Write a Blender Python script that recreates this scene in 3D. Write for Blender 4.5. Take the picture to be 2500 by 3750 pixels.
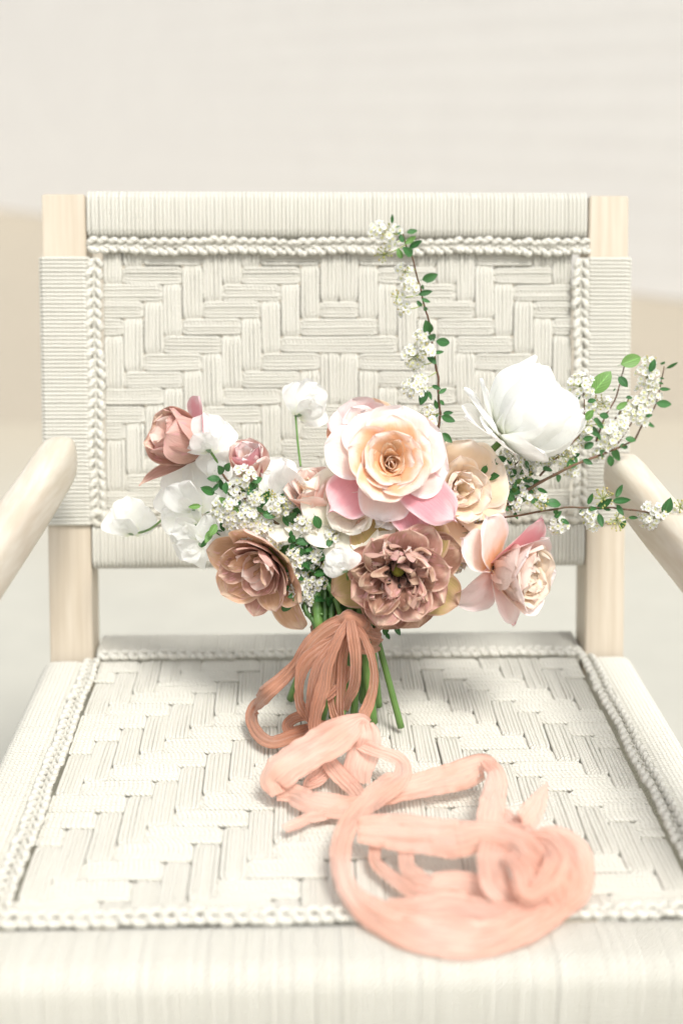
import bpy, math, random
import numpy as np
from mathutils import Matrix, Vector, noise as mnoise

for o in list(bpy.data.objects): bpy.data.objects.remove(o)
SC = bpy.context.scene
COL = SC.collection
R_ = math.radians
rng = random.Random(7)

# ------------------------------------------------------------------ camera
CAM = np.array([-0.0382, -1.1561, 0.5295]); YAW, PIT, ROLL = 0.03416, 0.3145, 0.0052
FPX = 4500.0
Fv = np.array([math.sin(YAW)*math.cos(PIT), math.cos(YAW)*math.cos(PIT), -math.sin(PIT)])
Rv = np.array([math.cos(YAW), -math.sin(YAW), 0.0]); Uv = np.cross(Rv, Fv)
R2 = math.cos(ROLL)*Rv+math.sin(ROLL)*Uv; U2 = -math.sin(ROLL)*Rv+math.cos(ROLL)*Uv
cd = bpy.data.cameras.new('camera'); cam = bpy.data.objects.new('camera', cd); COL.objects.link(cam)
cam.matrix_world = Matrix(((R2[0], U2[0], -Fv[0], CAM[0]), (R2[1], U2[1], -Fv[1], CAM[1]),
                           (R2[2], U2[2], -Fv[2], CAM[2]), (0, 0, 0, 1)))
cd.sensor_fit = 'VERTICAL'; cd.sensor_height = 36; cd.lens = FPX/3750*36
cd.clip_start = 0.05; cd.clip_end = 500
cd.dof.use_dof = True; cd.dof.focus_distance = 1.075; cd.dof.aperture_fstop = 2.2
SC.camera = cam

# ------------------------------------------------------------------ world, sun, exposure
SUN_EL, SUN_AZ = 57, 156          # azimuth in degrees, clockwise from +Y (behind the chair) towards +X
W = bpy.data.worlds.new("World"); SC.world = W; W.use_nodes = True
wn = W.node_tree.nodes; wl = W.node_tree.links
sky = wn.new('ShaderNodeTexSky'); sky.sky_type = 'NISHITA'; sky.sun_disc = False
sky.sun_elevation = R_(SUN_EL); sky.sun_rotation = R_(SUN_AZ); sky.air_density = 1.0; sky.dust_density = 4.0; sky.ozone_density = 1.0
hs = wn.new('ShaderNodeHueSaturation'); hs.inputs['Saturation'].default_value = 0.22
bg = wn['Background']; bg.inputs['Strength'].default_value = 0.10
wl.new(sky.outputs[0], hs.inputs['Color']); wl.new(hs.outputs[0], bg.inputs['Color'])
sl = bpy.data.lights.new('sun', 'SUN'); sl.energy = 1.5; sl.angle = R_(15); sl.color = (1.0, 0.975, 0.93)
sun = bpy.data.objects.new('sun', sl); COL.objects.link(sun)
sd = Vector((math.sin(R_(SUN_AZ))*math.cos(R_(SUN_EL)), math.cos(R_(SUN_AZ))*math.cos(R_(SUN_EL)), math.sin(R_(SUN_EL))))
sun.rotation_euler = sd.to_track_quat('Z', 'Y').to_euler()
SC.view_settings.view_transform = 'Standard'; SC.view_settings.look = 'None'
SC.view_settings.gamma = 1; SC.view_settings.exposure = 0.87
SC.render.engine = 'CYCLES'
SC.cycles.max_bounces = 8; SC.cycles.transparent_max_bounces = 12; SC.cycles.transmission_bounces = 6; SC.cycles.diffuse_bounces = 5

# ------------------------------------------------------------------ helpers
DS = 1.5944
def at(u, v, Y=None, z=None):
    """photo pixel (2500x3750) to the point of that ray at depth Y or height z"""
    d = Fv + R2*(u-1250)/FPX + U2*(1875-v)/FPX
    if z is not None: return CAM + d*(z-CAM[2])/d[2]
    return CAM + d*(Y-CAM[1])/d[1]
def cA(x, y): return 450+x/1.96, 1250+y/1.96
def cB(x, y): return 1100+x/1.96, 1250+y/1.96
def cC(x, y): return 1650+x/1.8447, 1200+y/1.8447
def cD(x, y): return 1250+x/2.476, 750+y/2.476
def cE(x, y): return 850+x/2.24, 2200+y/2.24
def cF(x, y): return 1150+x/1.4255, 2700+y/1.4255
def dp(x, y): return x*DS, y*DS
def nrm(a):
    a = np.asarray(a, float); return a/max(1e-9, np.linalg.norm(a))

class MB:
    def __init__(s): s.v = []; s.f = []; s.uv = []; s.m = []; s.n = 0
    def grid(s, P, UV=None, mi=0, flip=False):
        P = np.asarray(P, float); n, m = P.shape[:2]
        if UV is None:
            UV = np.stack(np.meshgrid(np.linspace(0, 1, m), np.linspace(0, 1, n)), -1)
        b = s.n; s.v.append(P.reshape(-1, 3)); s.uv.append(np.asarray(UV).reshape(-1, 2)); s.n += n*m
        i = np.arange(n-1)[:, None]*m+np.arange(m-1)[None, :]+b; i = i.ravel()
        q = np.stack([i, i+1, i+m+1, i+m], 1)
        if flip: q = q[:, ::-1]
        s.f += q.tolist(); s.m += [mi]*len(q)
    def tube(s, P, r, k=6, mi=0, vs=None, cap=True, sq=1.0, ref=None):
        P = np.asarray(P, float); n = len(P); r = np.broadcast_to(np.asarray(r, float), (n,))
        T = np.gradient(P, axis=0); T /= np.maximum(1e-9, np.linalg.norm(T, axis=1))[:, None]
        a = np.array([0, 0, 1.]) if abs(T[0][2]) < .9 else np.array([1., 0, 0])
        if ref is not None: a = np.array(ref, float)
        N = np.zeros_like(P); nn = nrm(a-T[0]*(a@T[0]))
        for i in range(n):
            nn = nrm(nn-T[i]*(nn@T[i])); N[i] = nn
        B = np.cross(T, N)
        an = np.linspace(0, 2*math.pi, k+1)-math.pi/2
        ring = N[:, None]*np.sin(an)[None, :, None]*sq+B[:, None]*np.cos(an)[None, :, None]
        G = P[:, None]+ring*r[:, None, None]
        L = np.concatenate([[0], np.cumsum(np.linalg.norm(np.diff(P, axis=0), axis=1))])
        if vs: L = L/vs
        if cap:
            G = np.concatenate([np.repeat(P[:1]-T[:1]*r[0]*.4, k+1, 0)[None], G, np.repeat(P[-1:]+T[-1:]*r[-1]*.4, k+1, 0)[None]])
            L = np.concatenate([[L[0]], L, [L[-1]]])
        UV = np.stack(np.broadcast_arrays(np.linspace(0, 1, k+1)[None, :], L[:, None]), -1)
        s.grid(G, UV, mi)
    def box(s, a, b, mi=0):
        x0, y0, z0 = a; x1, y1, z1 = b
        v = [(x0, y0, z0), (x1, y0, z0), (x1, y1, z0), (x0, y1, z0), (x0, y0, z1), (x1, y0, z1), (x1, y1, z1), (x0, y1, z1)]
        s.v.append(np.array(v, float)); s.uv.append(np.array([(p[0], p[1]+p[2]) for p in v])); o = s.n; s.n += 8
        q = [(0, 3, 2, 1), (4, 5, 6, 7), (0, 1, 5, 4), (1, 2, 6, 5), (2, 3, 7, 6), (3, 0, 4, 7)]
        s.f += [[i+o for i in t] for t in q]; s.m += [mi]*6
    def ball(s, c, r, mi=0, k=6, n=5, ax=(0, 0, 1), el=1.0):
        c = np.array(c, float); t = np.linspace(-.98, .98, n)*math.pi/2
        P = c+np.outer(np.sin(t)*r*el, nrm(ax)); s.tube(P, np.maximum(np.cos(t)*r, r*.05), k, mi, cap=False)
    def mesh(s, name, mats, smooth=True):
        me = bpy.data.meshes.new(name); V = np.concatenate(s.v)
        me.from_pydata(V.tolist(), [], s.f); UV = np.concatenate(s.uv)
        l = me.uv_layers.new(name='UVMap'); vi = np.zeros(len(me.loops), np.int32); me.loops.foreach_get('vertex_index', vi)
        l.data.foreach_set('uv', UV[vi].astype(np.float32).ravel())
        for m in (mats if isinstance(mats, (list, tuple)) else [mats]): me.materials.append(m)
        me.polygons.foreach_set('material_index', np.array(s.m, np.int32))
        if smooth: me.polygons.foreach_set('use_smooth', np.ones(len(s.f), bool))
        me.update(); return me
    def build(s, name, mats, parent=None, smooth=True, M=None):
        return link(name, s.mesh(name, mats, smooth), parent, M)

def link(name, me, parent=None, M=None):
    o = bpy.data.objects.new(name, me); COL.objects.link(o)
    if parent is not None: o.parent = parent
    if M is not None: o.matrix_basis = M
    return o
def tag(o, label=None, cat=None, group=None, kind=None):
    if label: o['label'] = label
    if cat: o['category'] = cat
    if group: o['group'] = group
    if kind: o['kind'] = kind
    return o
def empty(name, loc=(0, 0, 0), parent=None, M=None):
    o = bpy.data.objects.new(name, None); COL.objects.link(o); o.empty_display_size = .01
    o.location = loc
    if M is not None: o.matrix_basis = M
    if parent: o.parent = parent
    return o
def crom(P, n):
    """Catmull-Rom resample of rows P to n rows (all columns)"""
    P = np.asarray(P, float); m = len(P)
    Q = np.concatenate([[2*P[0]-P[1]], P, [2*P[-1]-P[-2]]])
    seg = np.linalg.norm(np.diff(P[:, :3], axis=0), axis=1); cs = np.concatenate([[0], np.cumsum(seg)])
    out = []
    for t in np.linspace(0, cs[-1], n):
        i = min(m-2, max(0, int(np.searchsorted(cs, t, side='right')-1))); u = (t-cs[i])/max(1e-9, seg[i])
        a, b, c, d = Q[i:i+4]
        out.append(.5*((2*b)+(c-a)*u+(2*a-5*b+4*c-d)*u*u+(3*b-a-3*c+d)*u**3))
    return np.array(out)
def basis(f, up=(0, 0, 1)):
    f = nrm(f); x = nrm(np.cross(up, f)); y = np.cross(f, x)
    return x, y, f
def mat4(x, y, z, p):
    return Matrix(((x[0], y[0], z[0], p[0]), (x[1], y[1], z[1], p[1]), (x[2], y[2], z[2], p[2]), (0, 0, 0, 1)))

# ------------------------------------------------------------------ materials
def newmat(name):
    m = bpy.data.materials.new(name); m.use_nodes = True; nt = m.node_tree
    return m, nt, nt.nodes['Principled BSDF'], nt.nodes['Material Output']
def mixc(nt, a, b, f, t='MIX'):
    n = nt.nodes.new('ShaderNodeMix'); n.data_type = 'RGBA'; n.blend_type = t
    for sock, v in ((n.inputs[0], f), (n.inputs[6], a), (n.inputs[7], b)):
        if isinstance(v, (int, float)): sock.default_value = v
        elif isinstance(v, tuple): sock.default_value = (*v, 1)
        else: nt.links.new(v, sock)
    return n.outputs[2]
def mth(nt, op, a, b=None, c=None, clamp=False):
    n = nt.nodes.new('ShaderNodeMath'); n.operation = op; n.use_clamp = clamp
    for i, v in enumerate((a, b, c)):
        if v is None: continue
        if isinstance(v, (int, float)): n.inputs[i].default_value = v
        else: nt.links.new(v, n.inputs[i])
    return n.outputs[0]
def ramp(nt, x, lo, hi):
    n = nt.nodes.new('ShaderNodeMapRange'); n.interpolation_type = 'SMOOTHSTEP'
    nt.links.new(x, n.inputs[0]); n.inputs[1].default_value = lo; n.inputs[2].default_value = hi
    return n.outputs[0]
def noise(nt, sc, det=3, vec=None, rough=.5):
    n = nt.nodes.new('ShaderNodeTexNoise'); n.inputs['Scale'].default_value = sc; n.inputs['Detail'].default_value = det; n.inputs['Roughness'].default_value = rough
    if vec is not None: nt.links.new(vec, n.inputs['Vector'])
    return n.outputs[0]
def coord(nt, kind='Object'):
    return nt.nodes.new('ShaderNodeTexCoord').outputs[kind]
def scaled(nt, vec, s):
    n = nt.nodes.new('ShaderNodeMapping'); n.inputs['Scale'].default_value = s; nt.links.new(vec, n.inputs['Vector']); return n.outputs[0]
def bump(nt, h, p, dist, st=1.0):
    b = nt.nodes.new('ShaderNodeBump'); b.inputs['Distance'].default_value = dist; b.inputs['Strength'].default_value = st
    nt.links.new(h, b.inputs['Height'])
    if p is not None: nt.links.new(b.outputs[0], p.inputs['Normal'])
    return b.outputs[0]

def cord_mat():
    m, nt, p, o = newmat('cotton_cord')
    uv = nt.nodes.new('ShaderNodeSeparateXYZ'); nt.links.new(coord(nt, 'UV'), uv.inputs[0])
    ph = mth(nt, 'ADD', mth(nt, 'MULTIPLY', uv.outputs[0], 3.0), mth(nt, 'MULTIPLY', uv.outputs[1], 260.0))
    s = mth(nt, 'ABSOLUTE', mth(nt, 'SINE', mth(nt, 'MULTIPLY', ph, math.pi)))
    fz = noise(nt, 1800, 3, coord(nt)); big = noise(nt, 14, 3, coord(nt))
    c = mixc(nt, (.625, .61, .54), (.695, .68, .61), big)
    c = mixc(nt, c, (.46, .42, .34), mth(nt, 'MULTIPLY', ramp(nt, s, .45, 0.0), .4))
    oi = nt.nodes.new('ShaderNodeObjectInfo'); c = mixc(nt, c, (.56, .54, .46), mth(nt, 'MULTIPLY', oi.outputs['Random'], .22))
    nt.links.new(c, p.inputs['Base Color']); p.inputs['Roughness'].default_value = .9
    p.inputs['Specular IOR Level'].default_value = .15
    p.inputs['Sheen Weight'].default_value = .25; p.inputs['Sheen Roughness'].default_value = .5
    bump(nt, mth(nt, 'ADD', s, mth(nt, 'MULTIPLY', fz, .35)), p, .0007, .9)
    return m
def wood_mat():
    m, nt, p, o = newmat('pale_ash_wood')
    c0 = coord(nt); v = scaled(nt, c0, (75, 3, 75)); g = noise(nt, 2.2, 5, v, .55)
    n2 = noise(nt, 6, 2, scaled(nt, c0, (8, 1.2, 8)))
    c = mixc(nt, (.52, .445, .34), (.60, .53, .425), ramp(nt, g, .3, .7))
    c = mixc(nt, c, (.47, .395, .295), mth(nt, 'MULTIPLY', ramp(nt, n2, .5, .75), .3))
    nt.links.new(c, p.inputs['Base Color']); p.inputs['Roughness'].default_value = .48
    bump(nt, g, p, .0004, .6); return m
def arm_mat():
    m, nt, p, o = newmat('whitened_ash_wood')
    c0 = coord(nt); g = noise(nt, 1.6, 6, scaled(nt, c0, (70, 5, 70)), .62)
    n2 = noise(nt, 5, 2, scaled(nt, c0, (10, 1.5, 10)))
    c = mixc(nt, (.60, .53, .42), (.70, .65, .56), ramp(nt, g, .3, .7))
    c = mixc(nt, c, (.54, .44, .33), mth(nt, 'MULTIPLY', ramp(nt, n2, .52, .75), .6))
    nt.links.new(c, p.inputs['Base Color']); p.inputs['Roughness'].default_value = .42
    bump(nt, g, p, .0004, .6); return m

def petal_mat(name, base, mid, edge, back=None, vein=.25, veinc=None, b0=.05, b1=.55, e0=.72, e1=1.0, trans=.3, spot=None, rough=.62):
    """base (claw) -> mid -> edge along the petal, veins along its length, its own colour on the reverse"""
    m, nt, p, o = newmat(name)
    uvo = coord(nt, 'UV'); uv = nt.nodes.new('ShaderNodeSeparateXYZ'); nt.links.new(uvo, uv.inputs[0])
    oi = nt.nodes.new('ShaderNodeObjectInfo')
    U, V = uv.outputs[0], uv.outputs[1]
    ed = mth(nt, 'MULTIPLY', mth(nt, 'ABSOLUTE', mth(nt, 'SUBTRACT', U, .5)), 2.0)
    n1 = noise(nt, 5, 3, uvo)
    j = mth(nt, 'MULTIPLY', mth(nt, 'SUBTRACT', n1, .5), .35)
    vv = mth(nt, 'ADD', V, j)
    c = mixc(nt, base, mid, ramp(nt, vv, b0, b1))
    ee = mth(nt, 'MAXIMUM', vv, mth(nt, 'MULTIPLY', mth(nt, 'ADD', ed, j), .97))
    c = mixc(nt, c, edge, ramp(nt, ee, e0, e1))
    if back:
        geo = nt.nodes.new('ShaderNodeNewGeometry')
        cb = mixc(nt, back[0], back[1], ramp(nt, vv, .15, .85))
        c = mixc(nt, c, cb, geo.outputs['Backfacing'])
    vn = noise(nt, 1.0, 4, scaled(nt, uvo, (38, 2.2, 1)), .6)
    if veinc is None: veinc = tuple(x*.62 for x in mid)
    c = mixc(nt, c, veinc, mth(nt, 'MULTIPLY', ramp(nt, vn, .5, .72), vein))
    if spot:
        sp = noise(nt, 3.3, 2, scaled(nt, uvo, (2.5, 1, 1)))
        c = mixc(nt, c, spot, mth(nt, 'MULTIPLY', ramp(nt, sp, .55, .68), .7))
    h = nt.nodes.new('ShaderNodeHueSaturation'); nt.links.new(c, h.inputs['Color'])
    nt.links.new(mth(nt, 'ADD', mth(nt, 'MULTIPLY', oi.outputs['Random'], .2), .9), h.inputs['Value']); c = h.outputs[0]
    nt.links.new(c, p.inputs['Base Color']); p.inputs['Roughness'].default_value = rough
    p.inputs['Specular IOR Level'].default_value = .2; p.inputs['Sheen Weight'].default_value = .08
    nb = bump(nt, mth(nt, 'ADD', vn, mth(nt, 'MULTIPLY', n1, 1.5)), p, .0006, .8)
    tr = nt.nodes.new('ShaderNodeBsdfTranslucent'); nt.links.new(c, tr.inputs['Color']); nt.links.new(nb, tr.inputs['Normal'])
    mx = nt.nodes.new('ShaderNodeMixShader'); mx.inputs[0].default_value = trans
    nt.links.new(p.outputs[0], mx.inputs[1]); nt.links.new(tr.outputs[0], mx.inputs[2]); nt.links.new(mx.outputs[0], o.inputs[0])
    return m
def plain(name, col, col2=None, rough=.5, sc=60, trans=0, bd=0, spec=.4):
    m, nt, p, o = newmat(name)
    n = noise(nt, sc, 3, coord(nt)); c = mixc(nt, col, col2 or tuple(x*.75 for x in col), ramp(nt, n, .35, .7))
    oi = nt.nodes.new('ShaderNodeObjectInfo'); h = nt.nodes.new('ShaderNodeHueSaturation'); nt.links.new(c, h.inputs['Color'])
    nt.links.new(mth(nt, 'ADD', mth(nt, 'MULTIPLY', oi.outputs['Random'], .35), .82), h.inputs['Value']); c = h.outputs[0]
    nt.links.new(c, p.inputs['Base Color']); p.inputs['Roughness'].default_value = rough; p.inputs['Specular IOR Level'].default_value = spec
    if bd: bump(nt, n, p, bd)
    if trans:
        tr = nt.nodes.new('ShaderNodeBsdfTranslucent'); nt.links.new(c, tr.inputs['Color'])
        mx = nt.nodes.new('ShaderNodeMixShader'); mx.inputs[0].default_value = trans
        nt.links.new(p.outputs[0], mx.inputs[1]); nt.links.new(tr.outputs[0], mx.inputs[2]); nt.links.new(mx.outputs[0], o.inputs[0])
    return m
def leaf_mat(name, c1, c2, back):
    m, nt, p, o = newmat(name)
    uvo = coord(nt, 'UV'); uv = nt.nodes.new('ShaderNodeSeparateXYZ'); nt.links.new(uvo, uv.inputs[0])
    oi = nt.nodes.new('ShaderNodeObjectInfo'); geo = nt.nodes.new('ShaderNodeNewGeometry')
    ed = mth(nt, 'ABSOLUTE', mth(nt, 'SUBTRACT', uv.outputs[0], .5))
    c = mixc(nt, c1, c2, oi.outputs['Random'])
    st = mth(nt, 'SINE', mth(nt, 'MULTIPLY', mth(nt, 'SUBTRACT', uv.outputs[1], mth(nt, 'MULTIPLY', ed, .9)), 38))
    c = mixc(nt, c, tuple(min(1, x*2.2) for x in c1), mth(nt, 'MULTIPLY', ramp(nt, st, .8, 1.0), .35))
    c = mixc(nt, c, tuple(min(1, x*2.8) for x in c1), mth(nt, 'MULTIPLY', ramp(nt, ed, .035, .0), .7))
    c = mixc(nt, c, back, geo.outputs['Backfacing'])
    nt.links.new(c, p.inputs['Base Color']); p.inputs['Roughness'].default_value = .38; p.inputs['Specular IOR Level'].default_value = .5
    bump(nt, st, p, .0002, .5)
    tr = nt.nodes.new('ShaderNodeBsdfTranslucent'); nt.links.new(c, tr.inputs['Color'])
    mx = nt.nodes.new('ShaderNodeMixShader'); mx.inputs[0].default_value = .22
    nt.links.new(p.outputs[0], mx.inputs[1]); nt.links.new(tr.outputs[0], mx.inputs[2]); nt.links.new(mx.outputs[0], o.inputs[0])
    return m
def silk_mat(name, c1, c2, transp, trans, streak, bst=.9):
    m, nt, p, o = newmat(name)
    uvo = coord(nt, 'UV'); w = noise(nt, 1.0, 4, scaled(nt, uvo, (26, 9, 1)), .6)
    big = noise(nt, 16, 3, coord(nt)); wv = noise(nt, 2600, 2, coord(nt))
    c = mixc(nt, c1, c2, ramp(nt, big, .35, .65))
    c = mixc(nt, c, tuple(x*.72 for x in c1), mth(nt, 'MULTIPLY', ramp(nt, w, .5, .8), streak))
    sx = nt.nodes.new('ShaderNodeSeparateXYZ'); nt.links.new(uvo, sx.inputs[0])
    hem = ramp(nt, mth(nt, 'ABSOLUTE', mth(nt, 'SUBTRACT', sx.outputs[0], .5)), .455, .49)
    c = mixc(nt, c, tuple(x*.74 for x in c1), mth(nt, 'MULTIPLY', hem, .6))
    nt.links.new(c, p.inputs['Base Color']); p.inputs['Roughness'].default_value = .6; p.inputs['Specular IOR Level'].default_value = .25
    p.inputs['Sheen Weight'].default_value = .4
    nb = bump(nt, mth(nt, 'ADD', w, mth(nt, 'MULTIPLY', wv, .25)), p, .0011, bst)
    tr = nt.nodes.new('ShaderNodeBsdfTranslucent'); nt.links.new(c, tr.inputs['Color']); nt.links.new(nb, tr.inputs['Normal'])
    tp = nt.nodes.new('ShaderNodeBsdfTransparent')
    mx = nt.nodes.new('ShaderNodeMixShader'); mx.inputs[0].default_value = trans
    nt.links.new(p.outputs[0], mx.inputs[1]); nt.links.new(tr.outputs[0], mx.inputs[2])
    m2 = nt.nodes.new('ShaderNodeMixShader')
    w3 = noise(nt, 1.0, 3, scaled(nt, uvo, (11, 4, 1)))
    nt.links.new(mth(nt, 'ADD', mth(nt, 'MULTIPLY', ramp(nt, w3, .4, .65), transp*1.9), transp*.35), m2.inputs[0])
    nt.links.new(mx.outputs[0], m2.inputs[1]); nt.links.new(tp.outputs[0], m2.inputs[2]); nt.links.new(m2.outputs[0], o.inputs[0])
    return m

CORD = cord_mat(); WOOD = wood_mat(); ARMW = arm_mat()
WHITE = petal_mat('white_petal', (.90, .93, .76), (.97, .975, .945), (.98, .98, .965), vein=.10, veinc=(.88, .9, .82), b0=.0, b1=.3, trans=.46)
CREAM = petal_mat('cream_petal', (.86, .83, .58), (.93, .90, .77), (.95, .92, .84), vein=.12, veinc=(.75, .7, .52), trans=.3)
BLUSH = petal_mat('blush_petal', (.90, .52, .26), (.94, .78, .70), (.95, .88, .87), back=((.88, .60, .50), (.93, .80, .77)), vein=.12, veinc=(.85, .5, .42), b0=.1, b1=.6, trans=.3)
BOWL = petal_mat('peach_bowl_petal', (.82, .38, .14), (.90, .56, .33), (.95, .83, .76), back=((.88, .55, .5), (.93, .76, .74)), vein=.1, veinc=(.85, .5, .35), b0=.25, b1=.75, e0=.7, e1=1.0, trans=.3)
ROSEP = petal_mat('rose_pink_petal', (.88, .45, .40), (.89, .42, .47), (.93, .68, .70), back=((.86, .36, .42), (.90, .48, .54)), vein=.25, veinc=(.84, .28, .38), b0=.0, b1=.4, e0=.7, e1=1.0, trans=.3)
PEACH = petal_mat('peach_petal', (.84, .42, .16), (.89, .58, .34), (.91, .76, .60), back=((.86, .5, .28), (.90, .70, .55)), vein=.12, veinc=(.82, .45, .22), trans=.3)
PINKP = petal_mat('pink_petal', (.86, .50, .42), (.90, .72, .70), (.91, .80, .78), back=((.82, .30, .36), (.88, .48, .52)), vein=.2, veinc=(.78, .3, .36), trans=.3)
SALM = petal_mat('salmon_petal', (.80, .56, .36), (.88, .62, .53), (.92, .77, .70), vein=.2, veinc=(.75, .36, .3), trans=.25)
IVPE = petal_mat('ivory_peach_petal', (.86, .60, .30), (.90, .74, .53), (.91, .81, .70), back=((.88, .60, .50), (.90, .73, .66)), vein=.1, veinc=(.85, .6, .4), trans=.3)
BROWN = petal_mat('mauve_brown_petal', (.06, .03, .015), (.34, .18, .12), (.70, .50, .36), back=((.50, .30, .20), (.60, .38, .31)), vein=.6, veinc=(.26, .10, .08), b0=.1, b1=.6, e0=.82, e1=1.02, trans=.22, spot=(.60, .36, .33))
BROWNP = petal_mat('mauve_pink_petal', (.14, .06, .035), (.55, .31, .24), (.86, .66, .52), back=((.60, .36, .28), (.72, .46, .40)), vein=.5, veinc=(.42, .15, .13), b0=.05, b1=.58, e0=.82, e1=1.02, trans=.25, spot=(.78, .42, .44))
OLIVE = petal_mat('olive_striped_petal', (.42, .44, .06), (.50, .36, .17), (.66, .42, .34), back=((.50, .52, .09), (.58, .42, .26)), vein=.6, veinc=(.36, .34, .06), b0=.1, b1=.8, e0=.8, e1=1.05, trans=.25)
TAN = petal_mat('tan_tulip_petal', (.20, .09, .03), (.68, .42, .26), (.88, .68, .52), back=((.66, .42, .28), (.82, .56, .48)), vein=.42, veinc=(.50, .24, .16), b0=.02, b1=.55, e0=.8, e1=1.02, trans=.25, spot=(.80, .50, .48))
STEM = plain('green_stem', (.15, .28, .07), (.08, .18, .04), .42, 40, spec=.5)
STEMD = plain('shaded_green_stem', (.07, .15, .04), (.04, .10, .02), .42, 40, spec=.5)  # darker copy of the stem green, shade inside the bunch painted in
TWIG = plain('brown_twig', (.16, .08, .05), (.10, .07, .03), .6, 300, bd=.0004)
PEDI = plain('pale_green_pedicel', (.40, .46, .16), (.32, .40, .14), .5, 100)
BUDG = plain('green_bud', (.38, .42, .12), (.50, .38, .14), .5, 200)
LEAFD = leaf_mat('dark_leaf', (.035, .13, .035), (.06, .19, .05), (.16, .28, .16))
LEAFL = leaf_mat('light_leaf', (.12, .26, .06), (.18, .33, .09), (.28, .40, .25))
ANTH = plain('dark_anther', (.03, .02, .02), (.06, .04, .02), .7, 400)
FLW = petal_mat('floret_petal', (.93, .95, .82), (.965, .965, .94), (.97, .97, .96), vein=0, trans=.25)
FLC = plain('floret_centre', (.74, .74, .32), (.8, .74, .34), .6, 400)
SILKT = silk_mat('terracotta_silk', (.50, .22, .13), (.62, .31, .20), .06, .28, .5)
SILKP = silk_mat('lit_peach_silk', (.79, .46, .35), (.85, .55, .45), .13, .30, .20, .4)  # paler copy of the ribbon silk, strong light at the front painted in

# ------------------------------------------------------------------ setting
GZ = -0.42
def sheet(name, x0, x1, y0, y1, z, m):
    b = MB(); nx, ny = 24, 24
    X, Y = np.meshgrid(np.linspace(x0, x1, nx), np.linspace(y0, y1, ny)); b.grid(np.stack([X, Y, X*0+z], -1))
    return tag(b.build(name, m), kind='structure')
def ground_mat(name, a, b, sc, bd):
    m, nt, p, o = newmat(name); c0 = coord(nt)
    n = noise(nt, sc, 8, c0, .65); n2 = noise(nt, sc*.06, 3, c0)
    c = mixc(nt, a, b, ramp(nt, n, .3, .7)); c = mixc(nt, c, tuple(x*.93 for x in a), ramp(nt, n2, .4, .7))
    nt.links.new(c, p.inputs['Base Color']); p.inputs['Roughness'].default_value = .9; bump(nt, n, p, bd); return m
sheet('ground', -60, 60, -20, 120, GZ-.004, ground_mat('tan_gravel', (.44, .39, .305), (.39, .34, .265), 30, .01))
pz = GZ
pb = MB()
X = np.linspace(-8, 8, 30); far = 2.7-.03*X+.05*np.sin(X*2.1)
pb.grid(np.stack([np.stack([X, X*0-6, X*0+pz], -1), np.stack([X, far*.5, X*0+pz], -1), np.stack([X, far, X*0+pz], -1)]))
pm = ground_mat('pale_concrete', (.465, .455, .395), (.435, .425, .37), 9, .002); nt = pm.node_tree; p = nt.nodes['Principled BSDF']
src = p.inputs['Base Color'].links[0].from_socket; sy = nt.nodes.new('ShaderNodeSeparateXYZ'); nt.links.new(coord(nt), sy.inputs[0])
dn = mth(nt, 'ADD', sy.outputs[1], mth(nt, 'MULTIPLY', noise(nt, 5, 5, coord(nt)), .9))
nt.links.new(mixc(nt, src, (.43, .385, .30), ramp(nt, dn, 1.5, 3.1)), p.inputs['Base Color'])     # sand trodden onto the slab's far edge
tag(pb.build('patio', pm), kind='structure')

# white boarded wall far behind, running obliquely closer to the right
pL = at(0, 765, z=GZ); pR = at(2500, 1100, z=GZ)
dW = nrm(pR-pL); nW = np.array([dW[1], -dW[0], 0.]); nW = nW if nW[1] < 0 else -nW
wall = empty('boarded_wall', tuple((pL+pR)/2)); tag(wall, 'white painted boarded wall far behind the chair, out of focus', 'wall')
wm, nt, p, o = newmat('white_wall_paint')
n = noise(nt, 3, 4, coord(nt)); nt.links.new(mixc(nt, (.93, .922, .89), (.91, .90, .87), ramp(nt, n, .3, .7)), p.inputs['Base Color']); p.inputs['Roughness'].default_value = .7
mid = (pL+pR)/2; Lw = 22.0
for k in range(24):
    z0 = k*.16; b = MB(); ends = []
    for s in (-Lw/2, Lw/2):
        q = dW*s
        ends.append([q+nW*a+np.array([0, 0, h]) for a, h in ((-.03, z0), (.0035, z0), (.0035, z0+.004), (.002, z0+.163), (-.03, z0+.163))])
    E_ = np.array(ends); b.grid(np.concatenate([E_, E_[:, :1]], 1), flip=False)
    b.build('board', wm, wall, smooth=False)

# ------------------------------------------------------------------ chair
chair = empty('rope_armchair', (0, -.2, GZ)); CH = Vector((0, -.2, GZ))
tag(chair, 'pale wood armchair with seat and back woven from cream cotton cord', 'chair')
TI = math.atan2(.1152, .4502)
EV = np.array([0, math.sin(TI), math.cos(TI)]); EN = np.array([0, -math.cos(TI), math.sin(TI)])     # up the back, out of the back's face
def BP(x, s, n=0): return np.array([x, 0, 0])+EV*s+EN*n
MCH = Matrix.Translation(-CH)
MBK = MCH @ mat4((1, 0, 0), tuple(EV), tuple(EN), (0, 0, 0))        # back frame: x, s, n
CR = .00205

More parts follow.
